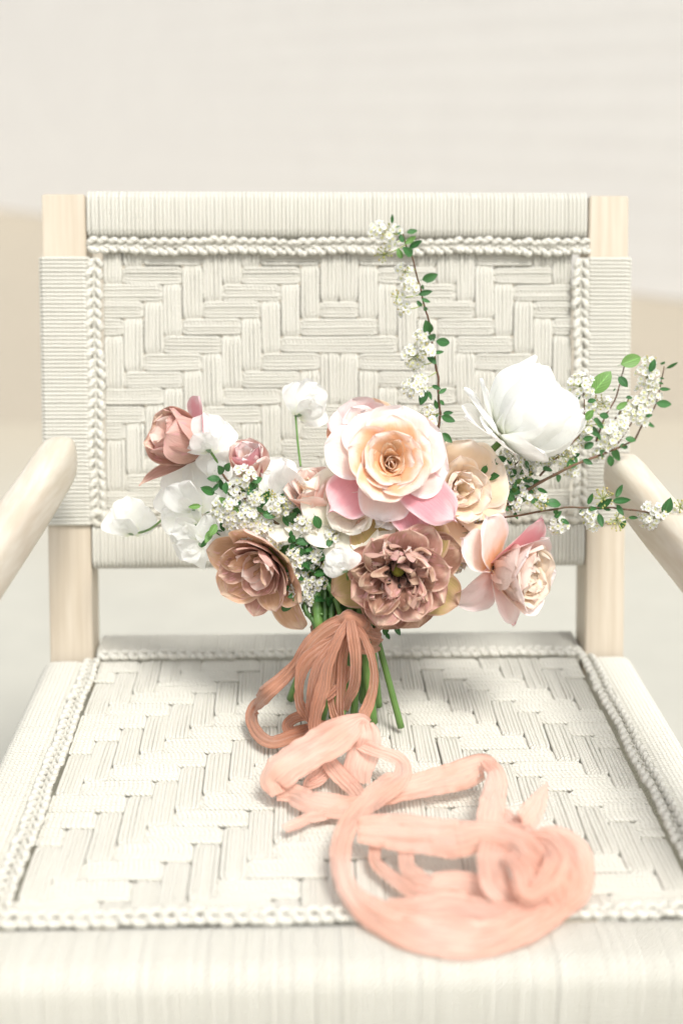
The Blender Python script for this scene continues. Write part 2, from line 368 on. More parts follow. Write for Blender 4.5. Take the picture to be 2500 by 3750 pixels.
def rbox(name, a, b, m, parent, M, bev=.0013):
    import bmesh
    bm = bmesh.new(); bmesh.ops.create_cube(bm, size=1)
    c = [(a[i]+b[i])/2 for i in range(3)]; s = [b[i]-a[i] for i in range(3)]
    for v in bm.verts: v.co = Vector([c[i]+v.co[i]*s[i] for i in range(3)])
    bmesh.ops.bevel(bm, geom=bm.edges[:], offset=bev, segments=2, affect='EDGES')
    me = bpy.data.meshes.new(name); bm.to_mesh(me); bm.free(); me.materials.append(m)
    mod = link(name, me, parent, M); return mod
for sx in (-1, 1):
    x0, x1 = (-.295, -.252) if sx < 0 else (.254, .294)
    rbox('back_post', (x0, -.06, -.045), (x1, .465, 0), WOOD, chair, MBK)
    rbox('rear_leg', (x0, .012, -.42), (x1, .052, -.062), WOOD, chair, MCH)
    rbox('front_leg', (x0, -.488, -.42), (x1, -.448, -.05), WOOD, chair, MCH)
# wrapped rails: wooden core plus cords wound round it
def loop_path(w, h, r, n=4):
    P = []
    for cx, cy, a0 in ((w/2-r, h/2-r, 0), (-w/2+r, h/2-r, 90), (-w/2+r, -h/2+r, 180), (w/2-r, -h/2+r, 270)):
        for i in range(n+1):
            a = R_(a0+90*i/n); P.append((cx+r*math.cos(a), cy+r*math.sin(a)))
    P.append(P[0]); return np.array(P)
def wrap(part, c, ax, a1, a2, w, h, L, M, r=.009, singly=True, name='cord', seed=0):
    """cords wound round a rail: c centre of first end, ax along the rail, a1/a2 cross axes with sizes w,h, all in M's frame"""
    rn = random.Random(seed); pitch = CR*1.93; n = int(L/pitch)
    ax, a1, a2, c = map(np.array, (ax, a1, a2, c)); P2 = loop_path(w, h, r)
    lip = np.linspace(0, 1, len(P2))
    protos = []; big = MB()
    def one(b, off, base):
        wob = rn.uniform(-.0002, .0002)
        P = base+P2[:, :1]*a1*(1+wob*20)+P2[:, 1:]*a2*(1+wob*20)+np.outer(np.sin(lip*6.28*rn.choice((1, 2))+rn.random()*6)*.00012, ax)
        b.tube(P, CR*rn.uniform(.96, 1.01), 8, cap=False)
    if singly:
        for k in range(6):
            b = MB(); one(b, 0, np.zeros(3)); protos.append(b.mesh('cord', CORD))
        for i in range(n):
            p = c+ax*(i+.5)*pitch+ax*rn.uniform(-.00012, .00012)
            link(name, protos[rn.randrange(6)], part, M @ Matrix.Translation(Vector(p)))
    else:
        for i in range(n): one(big, 0, c+ax*(i+.5)*pitch)
        o = big.build('cord_wrapping', CORD, part, M=M); o['kind'] = 'stuff'
def rail(name, a, b, M): return rbox(name, a, b, WOOD, chair, M, .0125)
# top rail of the back (x from -.25 to .252), n from -.043 to .003
RX0, RX1 = -.2505, .2525
r_ = rail('top_rail', (RX0, .427, -.040), (RX1, .464, -.003), MBK)
wrap(r_, (RX0, .4455, -.0215), (1, 0, 0), (0, 1, 0), (0, 0, 1), .0445, .0445, RX1-RX0, Matrix(), seed=1)
for o_ in r_.children: o_.matrix_basis = o_.matrix_basis
r_ = rail('lower_back_rail', (RX0, .094, -.040), (RX1, .131, -.003), MBK)
wrap(r_, (RX0, .1125, -.0215), (1, 0, 0), (0, 1, 0), (0, 0, 1), .0445, .0445, RX1-RX0, Matrix(), singly=False, seed=2)
# side wraps round the two posts
for sx in (-1, 1):
    x0, x1 = (-.295, -.252) if sx < 0 else (.254, .294)
    h = empty('post_wrapping', parent=chair, M=MBK)
    wrap(h, ((x0+x1)/2, .134, -.0225), (0, 1, 0), (1, 0, 0), (0, 0, 1), x1-x0+.0055, .0505, .272, Matrix(), r=.006, singly=False, seed=3+sx)
# seat rails
ZT = -.002
r_ = rail('front_rail', (-.296, -.488, -.060), (.296, -.442, ZT-.006), MCH)
wrap(r_, (-.299, -.4645, -.0325), (1, 0, 0), (0, 1, 0), (0, 0, 1), .0575, .0645, .598, Matrix(), r=.016, seed=5)
r_ = rail('rear_seat_rail', (-.2505, .012, -.05), (.2525, .062, ZT-.003), MCH)
wrap(r_, (-.2505, .037, -.0275), (1, 0, 0), (0, 1, 0), (0, 0, 1), .0545, .0495, .503, Matrix(), r=.012, singly=False, seed=6)
for sx in (-1, 1):
    x0, x1 = (-.297, -.258) if sx < 0 else (.258, .297)
    r_ = rail('side_rail', (x0, -.441, -.05), (x1, -.008, ZT-.003), MCH)
    wrap(r_, ((x0+x1)/2, -.441, -.0275), (0, 1, 0), (1, 0, 0), (0, 0, 1), x1-x0+.005, .0495, .433, Matrix(), r=.012, singly=False, seed=7+sx)

# woven panels
def sstep(x): x = np.clip(x, 0, 1); return x*x*(3-2*x)
def weave(part, M, x0, x1, y0, y1, nc, nr, kc, kr, over, from_top, seed):
    """nc columns of kc warp cords, nr rows of kr weft cords; over(i,k) True where the weft row k lies over the column i"""
    rn = random.Random(seed); cw = (x1-x0)/nc; rh = (y1-y0)/nr; A = CR*1.02
    def yrow(k): return y1-(k+.5)*rh if from_top else y0+(k+.5)*rh
    O = np.array([[1 if over(i, k) else -1 for k in range(nr)] for i in range(nc)], float)
    def prof(seq, t):        # seq of +-1 per cell, t in cell units
        t = np.asarray(t); n = len(seq); b = np.floor(t-.5).astype(int); f = t-.5-b
        a = seq[np.clip(b, 0, n-1)]; c = seq[np.clip(b+1, 0, n-1)]
        return a+(c-a)*sstep((f-.28)/.44)
    for i in range(nc):
        drift = rn.uniform(-.0006, .0006)
        for j in range(kc):
            t = np.linspace(0, nr, nr*4+1); z = -prof(O[i], t)*A
            # a floating bundle bulges: the cords squeeze together at its ends
            off = (j-(kc-1)/2)
            sq = 1-.22*(1-np.abs(prof(O[i], t)))
            wob = np.array([mnoise.noise((seed*3.1+i*1.7+j*.31, tt*.25, 0)) for tt in t])*.0013
            x = x0+(i+.5)*cw+drift+off*(cw*.97/kc)*sq+wob
            y = (y1-t*rh) if from_top else (y0+t*rh)
            b = MB(); b.tube(np.stack([x, y, z+rn.uniform(-.0005, .0004)], 1), (1+.05*np.sin(t*9+j*2+i))*CR*rn.uniform(.93, 1.03)*min(1.05, cw*.97/kc*.60/CR), 7, cap=False)
            b.build('warp_cord', CORD, part, M=M)
    for k in range(nr):
        drift = rn.uniform(-.0005, .0005)
        for j in range(kr):
            t = np.linspace(0, nc, nc*4+1); pr = prof(O[:, k], t); z = pr*A
            off = (j-(kr-1)/2); sq = .99-.30*(1-np.abs(pr))
            wob = np.array([mnoise.noise((tt*.22, seed*5.1+k*2.3+j*.2, 4)) for tt in t])*.0013
            y = yrow(k)+drift+off*(rh*.97/kr)*sq+wob
            b = MB(); b.tube(np.stack([x0+t*cw, y, z+rn.uniform(-.0005, .0004)], 1), (1+.05*np.sin(t*9+j*2+k))*CR*rn.uniform(.93, 1.03)*min(1, rh/kr/(CR*1.9)), 7, cap=False)
            b.build('weft_cord', CORD, part, M=M)
def mir(i, nc): return i if i < nc/2 else nc-1-i
bp = empty('back_panel', parent=chair, M=MBK @ Matrix.Translation((0, 0, -.008)))
weave(bp, Matrix(), -.236, .238, .150, .412, 24, 15, 5, 5, lambda i, k: (mir(i, 24)+k) % 6 in (2, 3, 4), True, 1)
sp_ = empty('seat_panel', parent=chair, M=MCH @ Matrix.Translation((0, 0, -.0065)))
weave(sp_, Matrix(), -.242, .242, -.430, -.008, 24, 18, 6, 6, lambda i, k: (mir(i, 24)+k) % 6 in (5, 0, 1), True, 2)

# braids: chains of paired plump stitches
def stitch_mesh(seed):
    rn = random.Random(seed); b = MB()
    for s in (-1, 1):
        P = crom([(-.0055, s*.0008, -.0006), (-.002, s*.0040, .0022), (.0030, s*.0062, .0026), (.0068, s*.0042, .0002)], 9)
        P += np.array([[rn.uniform(-.0003, .0003)]*3])
        rr = np.array([.0016, .0025, .0031, .0034, .0034, .0033, .003, .0024, .0015])*rn.uniform(.94, 1.05)
        b.tube(P, rr, 8)
    return b.mesh('stitch', CORD)
ST = [stitch_mesh(s) for s in range(5)]
def braid(p0, p1, N, M, L=.0098, singly=True, seed=0):
    rn = random.Random(seed); p0 = np.array(p0, float); p1 = np.array(p1, float); d = p1-p0; T = nrm(d); N = np.array(N, float); B = np.cross(N, T)
    core = MB(); core.tube(crom([p0, (p0+p1)/2, p1], 30), .0030, 6)
    part = core.build('braid', CORD, chair, M=M)
    n = int(np.linalg.norm(d)/L); big = MB()
    for i in range(n):
        wob = .0009*math.sin(i*.5+seed)+rn.uniform(-.0004, .0004)
        q = p0+T*(i+.5)*np.linalg.norm(d)/n+B*wob+N*.001
        a = rn.uniform(-.2, .2); t2 = T*math.cos(a)+B*math.sin(a); b2 = np.cross(N, t2)
        MM = mat4(t2, b2, N, q) @ Matrix.Scale(rn.uniform(.86, 1.06), 4)
        if singly: link('stitch', ST[rn.randrange(5)], part, MM)
        else:
            me = ST[rn.randrange(5)]; co = np.zeros(len(me.vertices)*3); me.vertices.foreach_get('co', co); co = co.reshape(-1, 3)
            A_ = np.array(MM); big.v.append(co@A_[:3, :3].T+A_[:3, 3]); big.uv.append(np.zeros((len(co), 2)))
            big.f += [[v+big.n for v in pl.vertices] for pl in me.polygons]; big.m += [0]*len(me.polygons); big.n += len(co)
    if not singly:
        o = big.build('stitch_row', CORD, part); o['kind'] = 'stuff'
nb_ = -.002
braid((-.250, .414, nb_), (.254, .414, nb_), (0, 0, 1), MBK, seed=1)
braid((-.2445, .402, nb_), (-.2445, .140, nb_), (0, 0, 1), MBK, seed=2)
braid((.2465, .402, nb_), (.2465, .140, nb_), (0, 0, 1), MBK, seed=3)
braid((-.250, .142, nb_), (.254, .142, nb_), (0, 0, 1), MBK, singly=False, seed=4)
ns_ = -.0015
braid((-.246, -.002, ns_), (.250, -.002, ns_), (0, 0, 1), MCH, seed=5)
braid((-.250, -.012, ns_), (-.250, -.432, ns_), (0, 0, 1), MCH, seed=6)
braid((.252, -.012, ns_), (.252, -.432, ns_), (0, 0, 1), MCH, seed=7)
braid((-.255, -.434, ns_), (.257, -.434, ns_), (0, 0, 1), MCH, seed=8)

# arms: rounded bars from the posts towards the viewer
def arm(P, hw, hh):
    P = crom(P, 26); T = np.gradient(P, axis=0); T /= np.linalg.norm(T, axis=1)[:, None]
    b = MB(); an = np.linspace(0, 2*math.pi, 25)-math.pi/2; rows = []
    for i in range(len(P)):
        X = nrm(np.cross(T[i], (0, 0, 1))); Z = np.cross(X, T[i])
        sc = 1.0
        if i == 0: sc = .30
        elif i == 1: sc = .80
        elif i == 2: sc = .96
        cs = np.sign(np.cos(an))*np.abs(np.cos(an))**.58; sn = np.sign(np.sin(an))*np.abs(np.sin(an))**.58
        pp = P[i]+(P[0]*0)
        rows.append(pp+np.outer(cs*hw*sc, X)+np.outer(sn*hh*sc, Z))
    rows = [np.repeat(np.mean(rows[0], 0)[None], 25, 0)]+rows
    b.grid(np.array(rows), np.stack(np.broadcast_arrays(an/6.3, np.arange(len(rows))[:, None]*.1), -1), flip=True)
    return b.build('armrest', ARMW, chair, M=MCH)
def armpath(S):
    a = [at(*dp(x, y), Y=Y) for x, y, Y in S]; p = crom(a, 8)
    return [a[0], a[0]+(a[1]-a[0])*.012, a[0]+(a[1]-a[0])*.035]+list(a[1:])
arm(armpath([(152, 1032, .0), (66, 1166, -.135), (-56, 1340, -.28), (-300, 1690, -.46)]), .0172, .0228)
arm(armpath([(1408, 1066, .0), (1512, 1196, -.135), (1650, 1360, -.28), (1890, 1680, -.46)]), .0172, .0228)
for sx in (-1, 1):
    q = at(*dp(-300 if sx < 0 else 1890, 1690 if sx < 0 else 1680), Y=-.46)
    rbox('arm_post', (q[0]-.017, -.46, -.05), (q[0]+.017, -.42, q[2]-.02), WOOD, chair, MCH)

# ------------------------------------------------------------------ petals and flowers
def petal(L, Wd, th0, th1, cup=8., q=1.3, m=.62, e=.5, bw=.22, ruf=.0, curl=0., notch=0., twist=0., seed=0, nu=9, nv=12, r0=.001, vf=2.5, crk=.0007):
    """petal in the flower's frame, azimuth 0 (towards +X), axis +Z. th = angle from the axis in degrees, base to tip"""
    rn = random.Random(seed); ph = [rn.random()*6.28 for _ in range(4)]
    v = np.linspace(0, 1, nv); th = R_(1)*(th0+(th1-th0)*v**q+curl*np.clip((v-.72)/.28, 0, 1)**1.5)
    dl = L/(nv-1); r = r0+np.concatenate([[0], np.cumsum(np.sin((th[1:]+th[:-1])/2)*dl)]); z = np.concatenate([[0], np.cumsum(np.cos((th[1:]+th[:-1])/2)*dl)])
    u = np.linspace(-1, 1, nu); P = np.zeros((nv, nu, 3))
    for i in range(nv):
        if v[i] < m: w = bw+(1-bw)*math.sin(math.pi/2*v[i]/m)**1.1
        else: w = max(.0, 1-((v[i]-m)/(1.0001-m))**2)**e
        w = max(w, .02)*Wd/2
        for j in range(nu):
            a = u[j]*w*(1+.06*math.sin(v[i]*7+ph[0]*(1 if u[j] > 0 else 2))); k = cup
            x = math.sin(k*a)/k if k else a; dn = (1-math.cos(k*a))/k if k else 0
            edge = max(abs(u[j])**2*min(1, v[i]*1.6), (v[i]**4))
            dn += ruf*edge*(math.sin(u[j]*vf*2+ph[1]+v[i]*5)+.6*math.sin(v[i]*11+ph[2]+u[j]*4)+.4*math.sin(u[j]*9+ph[3]))
            dn += crk*(mnoise.noise((u[j]*1.6+seed*.37, v[i]*3.2, seed*1.3))*1.6+mnoise.noise((u[j]*4.5, v[i]*8+seed, 7))*.8)*min(1, v[i]*2.5)
            back = -notch*L*math.exp(-(u[j]/.35)**2)*max(0, (v[i]-.6)/.4)**2
            tw = R_(twist)*v[i]; x2 = x*math.cos(tw)-dn*math.sin(tw); dn2 = x*math.sin(tw)+dn*math.cos(tw)
            st, ct = math.sin(th[i]), math.cos(th[i])
            P[i, j] = (r[i]-ct*dn2+st*back, x2, z[i]+st*dn2+ct*back)
    return P
def flower(name, label, cat, loc, facing, up=(0, 0, 1), group=None, sc=1.):
    x, y, f = basis(facing, up)
    o = empty(name, M=mat4(x, y, f, loc) @ Matrix.Scale(sc, 4)); tag(o, label, cat, group); return o
_ps = [100]
def addpetal(fl, mat, az, tz=0., jit=True, off=(0, 0, 0), scale=1., name='petal', roll=0., label=None, **k):
    _ps[0] += 1; k.setdefault('seed', _ps[0])
    P = petal(**k); b = MB(); b.grid(P, flip=True)
    M = Matrix.Translation(Vector(off)+Vector((0, 0, tz))) @ Matrix.Rotation(R_(az), 4, 'Z') @ Matrix.Rotation(R_(roll), 4, 'X') @ Matrix.Scale(scale, 4)
    o = b.build(name, mat, fl, M=M)
    md = o.modifiers.new('smooth', 'SUBSURF'); md.levels = 1; md.render_levels = 1
    if label: o['label'] = label
    return o
def ring(fl, mat, n, az0=0, jaz=6, jl=.06, jt=5, tz=0, **k):
    rn = random.Random(_ps[0]*7+n)
    for i in range(n):
        kk = dict(k); kk['L'] = k['L']*(1+rn.uniform(-jl, jl)); kk['Wd'] = k['Wd']*(1+rn.uniform(-jl, jl))
        d = rn.uniform(-jt, jt); kk['th0'] = k['th0']+d; kk['th1'] = k['th1']+d*1.3
        addpetal(fl, mat, az0+360*i/n+rn.uniform(-jaz, jaz), tz=tz, roll=rn.uniform(-4, 4), **kk)

TIE = np.array([.001, -.150, .098])
def stem_part(fl, start, d0, tie_off, end, r, mat=None, top=.35, name='stem'):
    """one stem from the flower's base through the tie to its cut end; fl is the parent Empty"""
    start = np.array(start, float); T_ = TIE+np.array([tie_off[0], tie_off[1], 0]); L = np.linalg.norm(start-T_)
    c1 = start+nrm(d0)*L*top; c2 = T_+nrm((T_-np.array(end)))*L*.35
    pts = []
    for t in np.linspace(0, 1, 14):
        pts.append((1-t)**3*start+3*(1-t)**2*t*c1+3*(1-t)*t*t*c2+t**3*T_)
    e = np.array(end, float)
    for t in (.3, .65, 1.0): pts.append(T_+(e-T_)*t)
    Mi = fl.matrix_basis.inverted()
    b = MB(); b.tube(crom(pts, 28), np.linspace(r*.9, r*1.35, 28), 9)
    return b.build(name, mat or STEM, fl, M=Mi)
ENDS = [cE(1060, 800), cE(1000, 930), cE(1070, 830), cE(1385, 1040), cE(1192, 860), cE(1155, 1000), cE(480, 805), cE(740, 990),
        cE(900, 960), cE(820, 960), cE(930, 900), cE(860, 900), cE(780, 930), cE(700, 900), cE(960, 960), cE(660, 880), cE(1020, 900), cE(740, 900)]
_e = [0]
TO = [(.017, -.010), (.010, -.020), (.020, .004), (.024, .0), (.021, .008), (.014, -.014), (-.024, .0), (-.006, -.020),
      (.002, .0), (-.004, .010), (.005, .012), (.0, -.012), (-.010, .004), (-.016, -.008), (.009, .002), (-.020, .006), (.012, .014), (-.012, -.014)]
def autostem(fl, start, d0, r=.0028, mat=None, **k):
    i = _e[0] % len(ENDS); _e[0] += 1
    e = at(*ENDS[i], z=.004)
    return stem_part(fl, start, d0, TO[i], e, r, mat, **k)

def DP(x, y, Y): return at(x*DS, y*DS, Y=Y)

# --- large blush rose
A = dict(nu=11, nv=14)
c = DP(897, 1058, -.172); fd = (.02, -.90, .42)
ros = flower('garden_rose', 'big open blush rose with a peach heart at the centre of the bouquet', 'rose', c-nrm(fd)*.020, fd, sc=.89)
for az, L, Wd, a, b_, mt, cu, z_ in (
        (165, .064, .052, 70, 84, BLUSH, -10, -.004), (218, .067, .050, 80, 104, ROSEP, 30, -.007), (262, .054, .056, 74, 98, BLUSH, -14, -.004),
        (316, .080, .046, 72, 94, ROSEP, 20, -.001), (292, .072, .042, 78, 100, ROSEP, 0, -.011), (350, .056, .060, 66, 84, BLUSH, -8, -.002), (30, .058, .060, 60, 78, BLUSH, -8, -.003),
        (78, .058, .064, 56, 72, BLUSH, -6, -.002), (125, .056, .056, 62, 80, BLUSH, -12, -.003)):
    addpetal(ros, mt, az, tz=z_, L=L, Wd=Wd, th0=a-14, th1=b_, cup=13, curl=cu*-1, ruf=.0017, r0=.004, bw=.35, m=.6, e=.42, q=.9, notch=.03 if mt is BLUSH else -.08, **A)
ring(ros, BOWL, 5, 20, L=.050, Wd=.056, th0=30, th1=70, cup=20, ruf=.0015, r0=.003, bw=.5, m=.6, e=.42, q=1.1, curl=10, notch=.03, **A)
ring(ros, BOWL, 5, 55, L=.044, Wd=.052, th0=24, th1=58, cup=25, ruf=.0012, r0=.0025, bw=.55, m=.6, e=.42, q=1.3, curl=8, **A)
ring(ros, BOWL, 4, 255, jaz=8, L=.036, Wd=.042, th0=22, th1=48, cup=30, ruf=.001, r0=.002, bw=.55, m=.6, e=.42, q=1.3, curl=6, **A)
for az, L, Wd, a, b_, e_ in ((70, .036, .020, 26, 34, .7), (100, .034, .016, 20, 30, .8), (125, .036, .016, 30, 42, .8), (45, .036, .018, 34, 46, .8), (85, .028, .016, 12, 22, .7), (160, .030, .022, 26, 36, .6), (20, .030, .022, 30, 40, .6), (200, .028, .024, 26, 36, .5)):
    addpetal(ros, PEACH, az, L=L, Wd=Wd, th0=a, th1=b_, cup=45, ruf=.0008, r0=.003, bw=.6, m=.45, e=e_, curl=-30, **A)
for az, L, Wd, a, b_ in ((270, .030, .034, 30, 44), (230, .027, .028, 26, 38), (310, .027, .028, 26, 38), (345, .026, .024, 22, 32), (190, .024, .022, 16, 24)):
    addpetal(ros, PEACH, az, L=L, Wd=Wd, th0=a, th1=b_, cup=44, ruf=.0008, r0=.002, bw=.6, m=.6, e=.42, curl=-14, **A)
for i in range(9):
    addpetal(ros, PEACH, i*137.5, L=.0215-.0006*i, Wd=.016, th0=6, th1=10, cup=90, ruf=.0006, r0=.0062-.0006*i, bw=.7, m=.6, e=.5, curl=-14, off=(.004*(i < 5), -.002, 0))
autostem(ros, c-nrm(fd)*.024, (-.1, .5, -.8), .003)

# --- half-hidden rose behind it
c = DP(832, 985, -.095); fd = (-.30, -.45, .85)
rb = flower('garden_rose', 'peach and pink rose half hidden behind the top left of the big blush rose', 'rose', c-nrm(fd)*.025, fd)
ring(rb, PEACH, 5, 30, L=.045, Wd=.046, th0=40, th1=72, cup=16, ruf=.002, curl=-20, bw=.4, e=.42)
ring(rb, PINKP, 5, 60, L=.046, Wd=.044, th0=30, th1=40, cup=22, ruf=.002, curl=24, bw=.4, e=.42)
ring(rb, BLUSH, 5, 0, L=.042, Wd=.036, th0=15, th1=20, cup=30, ruf=.0015, bw=.45, e=.42)
ring(rb, BLUSH, 4, 40, L=.038, Wd=.026, th0=6, th1=10, cup=50, ruf=.0015, bw=.5, e=.45)
autostem(rb, c-nrm(fd)*.027, (.1, .1, -1), .0026)

# --- ivory peach rose on the right
c = DP(1060, 1124, -.150); fd = (.38, -.86, .30)
rc = flower('garden_rose', 'cream rose with a soft peach heart at the right side of the blush rose', 'rose', c-nrm(fd)*.024, fd, sc=1.1)
for az, L, Wd, a, b_ in ((275, .058, .060, 60, 92), (330, .048, .056, 52, 80), (20, .048, .056, 46, 70), (235, .050, .046, 62, 92), (70, .046, .052, 42, 62), (130, .046, .050, 45, 66), (185, .045, .05, 50, 76)):
    addpetal(rc, IVPE, az, tz=-.003, L=L, Wd=Wd, th0=a, th1=b_, cup=14, curl=10, ruf=.0016, r0=.003, bw=.38, m=.6, e=.42, q=.9, **A)
addpetal(rc, PINKP, 300, tz=-.008, L=.062, Wd=.06, th0=70, th1=100, cup=10, curl=8, ruf=.002, r0=.003, bw=.38, **A)
ring(rc, IVPE, 6, 30, L=.037, Wd=.036, th0=26, th1=48, cup=26, ruf=.0014, r0=.0025, bw=.4, m=.6, e=.45, curl=10, **A)
ring(rc, IVPE, 6, 0, L=.031, Wd=.028, th0=18, th1=32, cup=36, ruf=.0018, r0=.002, bw=.45, m=.6, e=.5, curl=14, jaz=14)
ring(rc, IVPE, 8, 15, L=.026, Wd=.017, th0=6, th1=20, cup=60, ruf=.0018, r0=.003, bw=.5, m=.6, e=.5, curl=16, jaz=20)
autostem(rc, c-nrm(fd)*.026, (-.2, .4, -.8), .0026)

# --- rose seen from the side, lower right
c = DP(1140, 1304, -.160); fd = (.76, -.64, .04)
rs = flower('garden_rose', 'pink and cream rose in profile at the lower right, its outer petals bent back', 'rose', c, fd)
# in this frame az 90 is up, az 180 towards the camera-left side
for az, L, Wd, a, b_, mt in ((70, .058, .052, 50, 62, ROSEP), (108, .050, .046, 88, 96, BLUSH), (134, .044, .036, 108, 116, BLUSH), (232, .044, .052, 112, 136, PINKP), (272, .050, .036, 70, 74, PINKP), (300, .046, .034, 52, 56, BLUSH), (30, .05, .045, 56, 60, BLUSH), (330, .05, .045, 56, 60, BLUSH)):
    addpetal(rs, mt, az, tz=-.002, L=L, Wd=Wd, th0=a-12, th1=b_, cup=12, curl=8, ruf=.0016, r0=.003, bw=.42, m=.58, e=.45, q=.8, notch=-.06, **A)
addpetal(rs, IVPE, 150, L=.045, Wd=.046, th0=62, th1=20, cup=24, r0=.003, bw=.5, m=.6, e=.40, q=.8, ruf=.0006, **A)
ring(rs, BLUSH, 5, 60, L=.051, Wd=.048, th0=44, th1=22, cup=22, ruf=.0012, r0=.003, bw=.5, m=.6, e=.4, q=.9, curl=10, **A)
ring(rs, IVPE, 6, 70, L=.048, Wd=.043, th0=36, th1=14, cup=28, ruf=.0014, r0=.0025, bw=.5, m=.6, e=.4, curl=16, **A)
ring(rs, IVPE, 8, 30, L=.044, Wd=.030, th0=26, th1=10, cup=42, ruf=.0022, r0=.002, bw=.5, m=.6, e=.4, curl=20, jaz=16)
ring(rs, IVPE, 8, 0, L=.040, Wd=.021, th0=14, th1=8, cup=60, ruf=.0022, r0=.002, bw=.5, m=.6, e=.4, curl=20, jaz=20)
addpetal(rs, IVPE, 182, tz=.0, L=.046, Wd=.040, th0=58, th1=6, cup=24, r0=.003, bw=.45, m=.6, e=.42, q=.8, ruf=.0006, **A)
b = MB(); q0 = DP(1020, 1285, -.135); q1 = DP(1090, 1272, -.15)
b.tube(crom([q0, (q0+q1)/2+np.array([0, 0, .003]), q1, c+np.array([-.004, 0, 0]), c], 16), .0024, 7)
b.build('woody_stem', TWIG, rs, M=rs.matrix_basis.inverted())
autostem(rs, q0, (-1, .1, -.3), .0024)

# --- double tulips
def tulip(fl, R, mats, core=True, openn=1., nz=(9, 10, 10, 8)):
    m0, m1 = mats
    ring(fl, m1, nz[0], 10, jaz=10, jt=8, L=R*.98, Wd=R*.78, th0=40*openn, th1=78*openn, cup=17, crk=.0018, ruf=.0022, nu=11, nv=14, r0=.004, bw=.4, m=.6, e=.45, q=.9, curl=-14)
    ring(fl, m0, nz[1], 30, jaz=14, jt=10, jl=.14, L=R*.88, Wd=R*.52, th0=30*openn, th1=56*openn, cup=28, ruf=.0042, crk=.0032, vf=4., nu=11, nv=14, r0=.004, bw=.4, m=.6, e=.5, curl=-10, twist=10)
    ring(fl, m1, nz[2], 5, jaz=18, jt=12, jl=.18, L=R*.78, Wd=R*.42, th0=24*openn, th1=38*openn, cup=34, ruf=.0048, crk=.0032, vf=4., nu=11, nv=14, r0=.004, bw=.4, m=.6, e=.55, curl=-8, twist=-14)
    ring(fl, m0, nz[3], 25, jaz=22, jt=12, jl=.2, L=R*.66, Wd=R*.32, th0=22, th1=16, cup=40, ruf=.0048, crk=.0032, vf=4., nu=11, nv=14, r0=.006, bw=.4, m=.6, e=.6, curl=30, twist=18)
    if core:
        b = MB(); b.ball((0, 0, .007), .0062, k=9, n=7, el=1.3); b.build('ovary', OLIVE, fl)
        rn = random.Random(5)
        for i in range(7):
            a = i*2*math.pi/7+.3; b = MB(); r = R*.20
            p = np.array([r*.5*math.cos(a), r*.5*math.sin(a), 0]); q = np.array([r*1.1*math.cos(a), r*1.1*math.sin(a), R*.38])
            b.tube([p, (p+q)/2, q], .0008, 5); b.ball(q+np.array([0, 0, .002]), .0019, k=6, ax=(math.cos(a)*.4, math.sin(a)*.4, 1), el=1.9)
            b.build('stamen', ANTH, fl)
c = DP(915, 1316, -.185); fd = (-.03, -.97, .12)
tb = flower('double_tulip', 'dusky mauve brown double tulip opened wide, facing the viewer above the ribbon knot', 'tulip', c-nrm(fd)*.018, fd)
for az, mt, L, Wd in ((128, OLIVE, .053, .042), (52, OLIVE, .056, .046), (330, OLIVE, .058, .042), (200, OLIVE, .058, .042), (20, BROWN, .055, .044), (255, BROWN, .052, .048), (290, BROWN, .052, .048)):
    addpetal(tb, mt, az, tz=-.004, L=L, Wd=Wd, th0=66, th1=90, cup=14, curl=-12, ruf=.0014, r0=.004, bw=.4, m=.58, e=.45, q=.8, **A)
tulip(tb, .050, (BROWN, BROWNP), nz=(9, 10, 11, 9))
for az, L, a in ((112, .042, 40), (72, .040, 30), (40, .038, 44), (160, .038, 40), (236, .034, 30), (292, .038, 34), (330, .036, 46), (200, .036, 46)):
    addpetal(tb, SALM, az, L=L, Wd=.013, th0=a-6, th1=a, cup=60, curl=70, twist=30, ruf=.002, crk=.003, r0=.006, bw=.5, m=.5, e=.6, nu=9, nv=14)
autostem(tb, c-nrm(fd)*.02+np.array([0, .004, -.004]), (0, .8, -.6), .0034)

c = DP(574, 1322, -.162); fd = (-.46, -.84, -.28)
tl = flower('double_tulip', 'tan and pink double tulip nodding at the lower left, with one long drooping petal', 'tulip', c-nrm(fd)*.020+np.array([.004, 0, .004]), fd, sc=.90)
T1 = dict(bw=.5, m=.60, e=.5, q=.8, nu=11, nv=14)
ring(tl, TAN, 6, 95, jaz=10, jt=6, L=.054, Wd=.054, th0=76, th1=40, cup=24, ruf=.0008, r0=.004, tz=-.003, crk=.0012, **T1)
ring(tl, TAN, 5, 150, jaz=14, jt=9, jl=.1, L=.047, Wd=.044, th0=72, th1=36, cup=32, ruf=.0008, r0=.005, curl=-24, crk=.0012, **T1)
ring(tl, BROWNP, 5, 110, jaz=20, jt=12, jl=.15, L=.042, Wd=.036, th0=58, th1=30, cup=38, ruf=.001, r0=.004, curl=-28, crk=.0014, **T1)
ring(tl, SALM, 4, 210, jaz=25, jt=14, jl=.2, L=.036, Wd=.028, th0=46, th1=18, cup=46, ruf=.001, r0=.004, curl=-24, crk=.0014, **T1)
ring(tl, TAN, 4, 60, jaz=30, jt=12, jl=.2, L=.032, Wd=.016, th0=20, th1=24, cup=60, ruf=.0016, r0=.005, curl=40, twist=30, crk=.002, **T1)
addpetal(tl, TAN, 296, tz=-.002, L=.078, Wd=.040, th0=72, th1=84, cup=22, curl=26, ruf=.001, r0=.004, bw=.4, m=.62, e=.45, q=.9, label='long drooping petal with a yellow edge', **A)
addpetal(tl, OLIVE, 28, tz=-.003, L=.056, Wd=.030, th0=70, th1=40, cup=34, curl=-10, ruf=.001, r0=.004, bw=.4, m=.6, e=.55, **A)
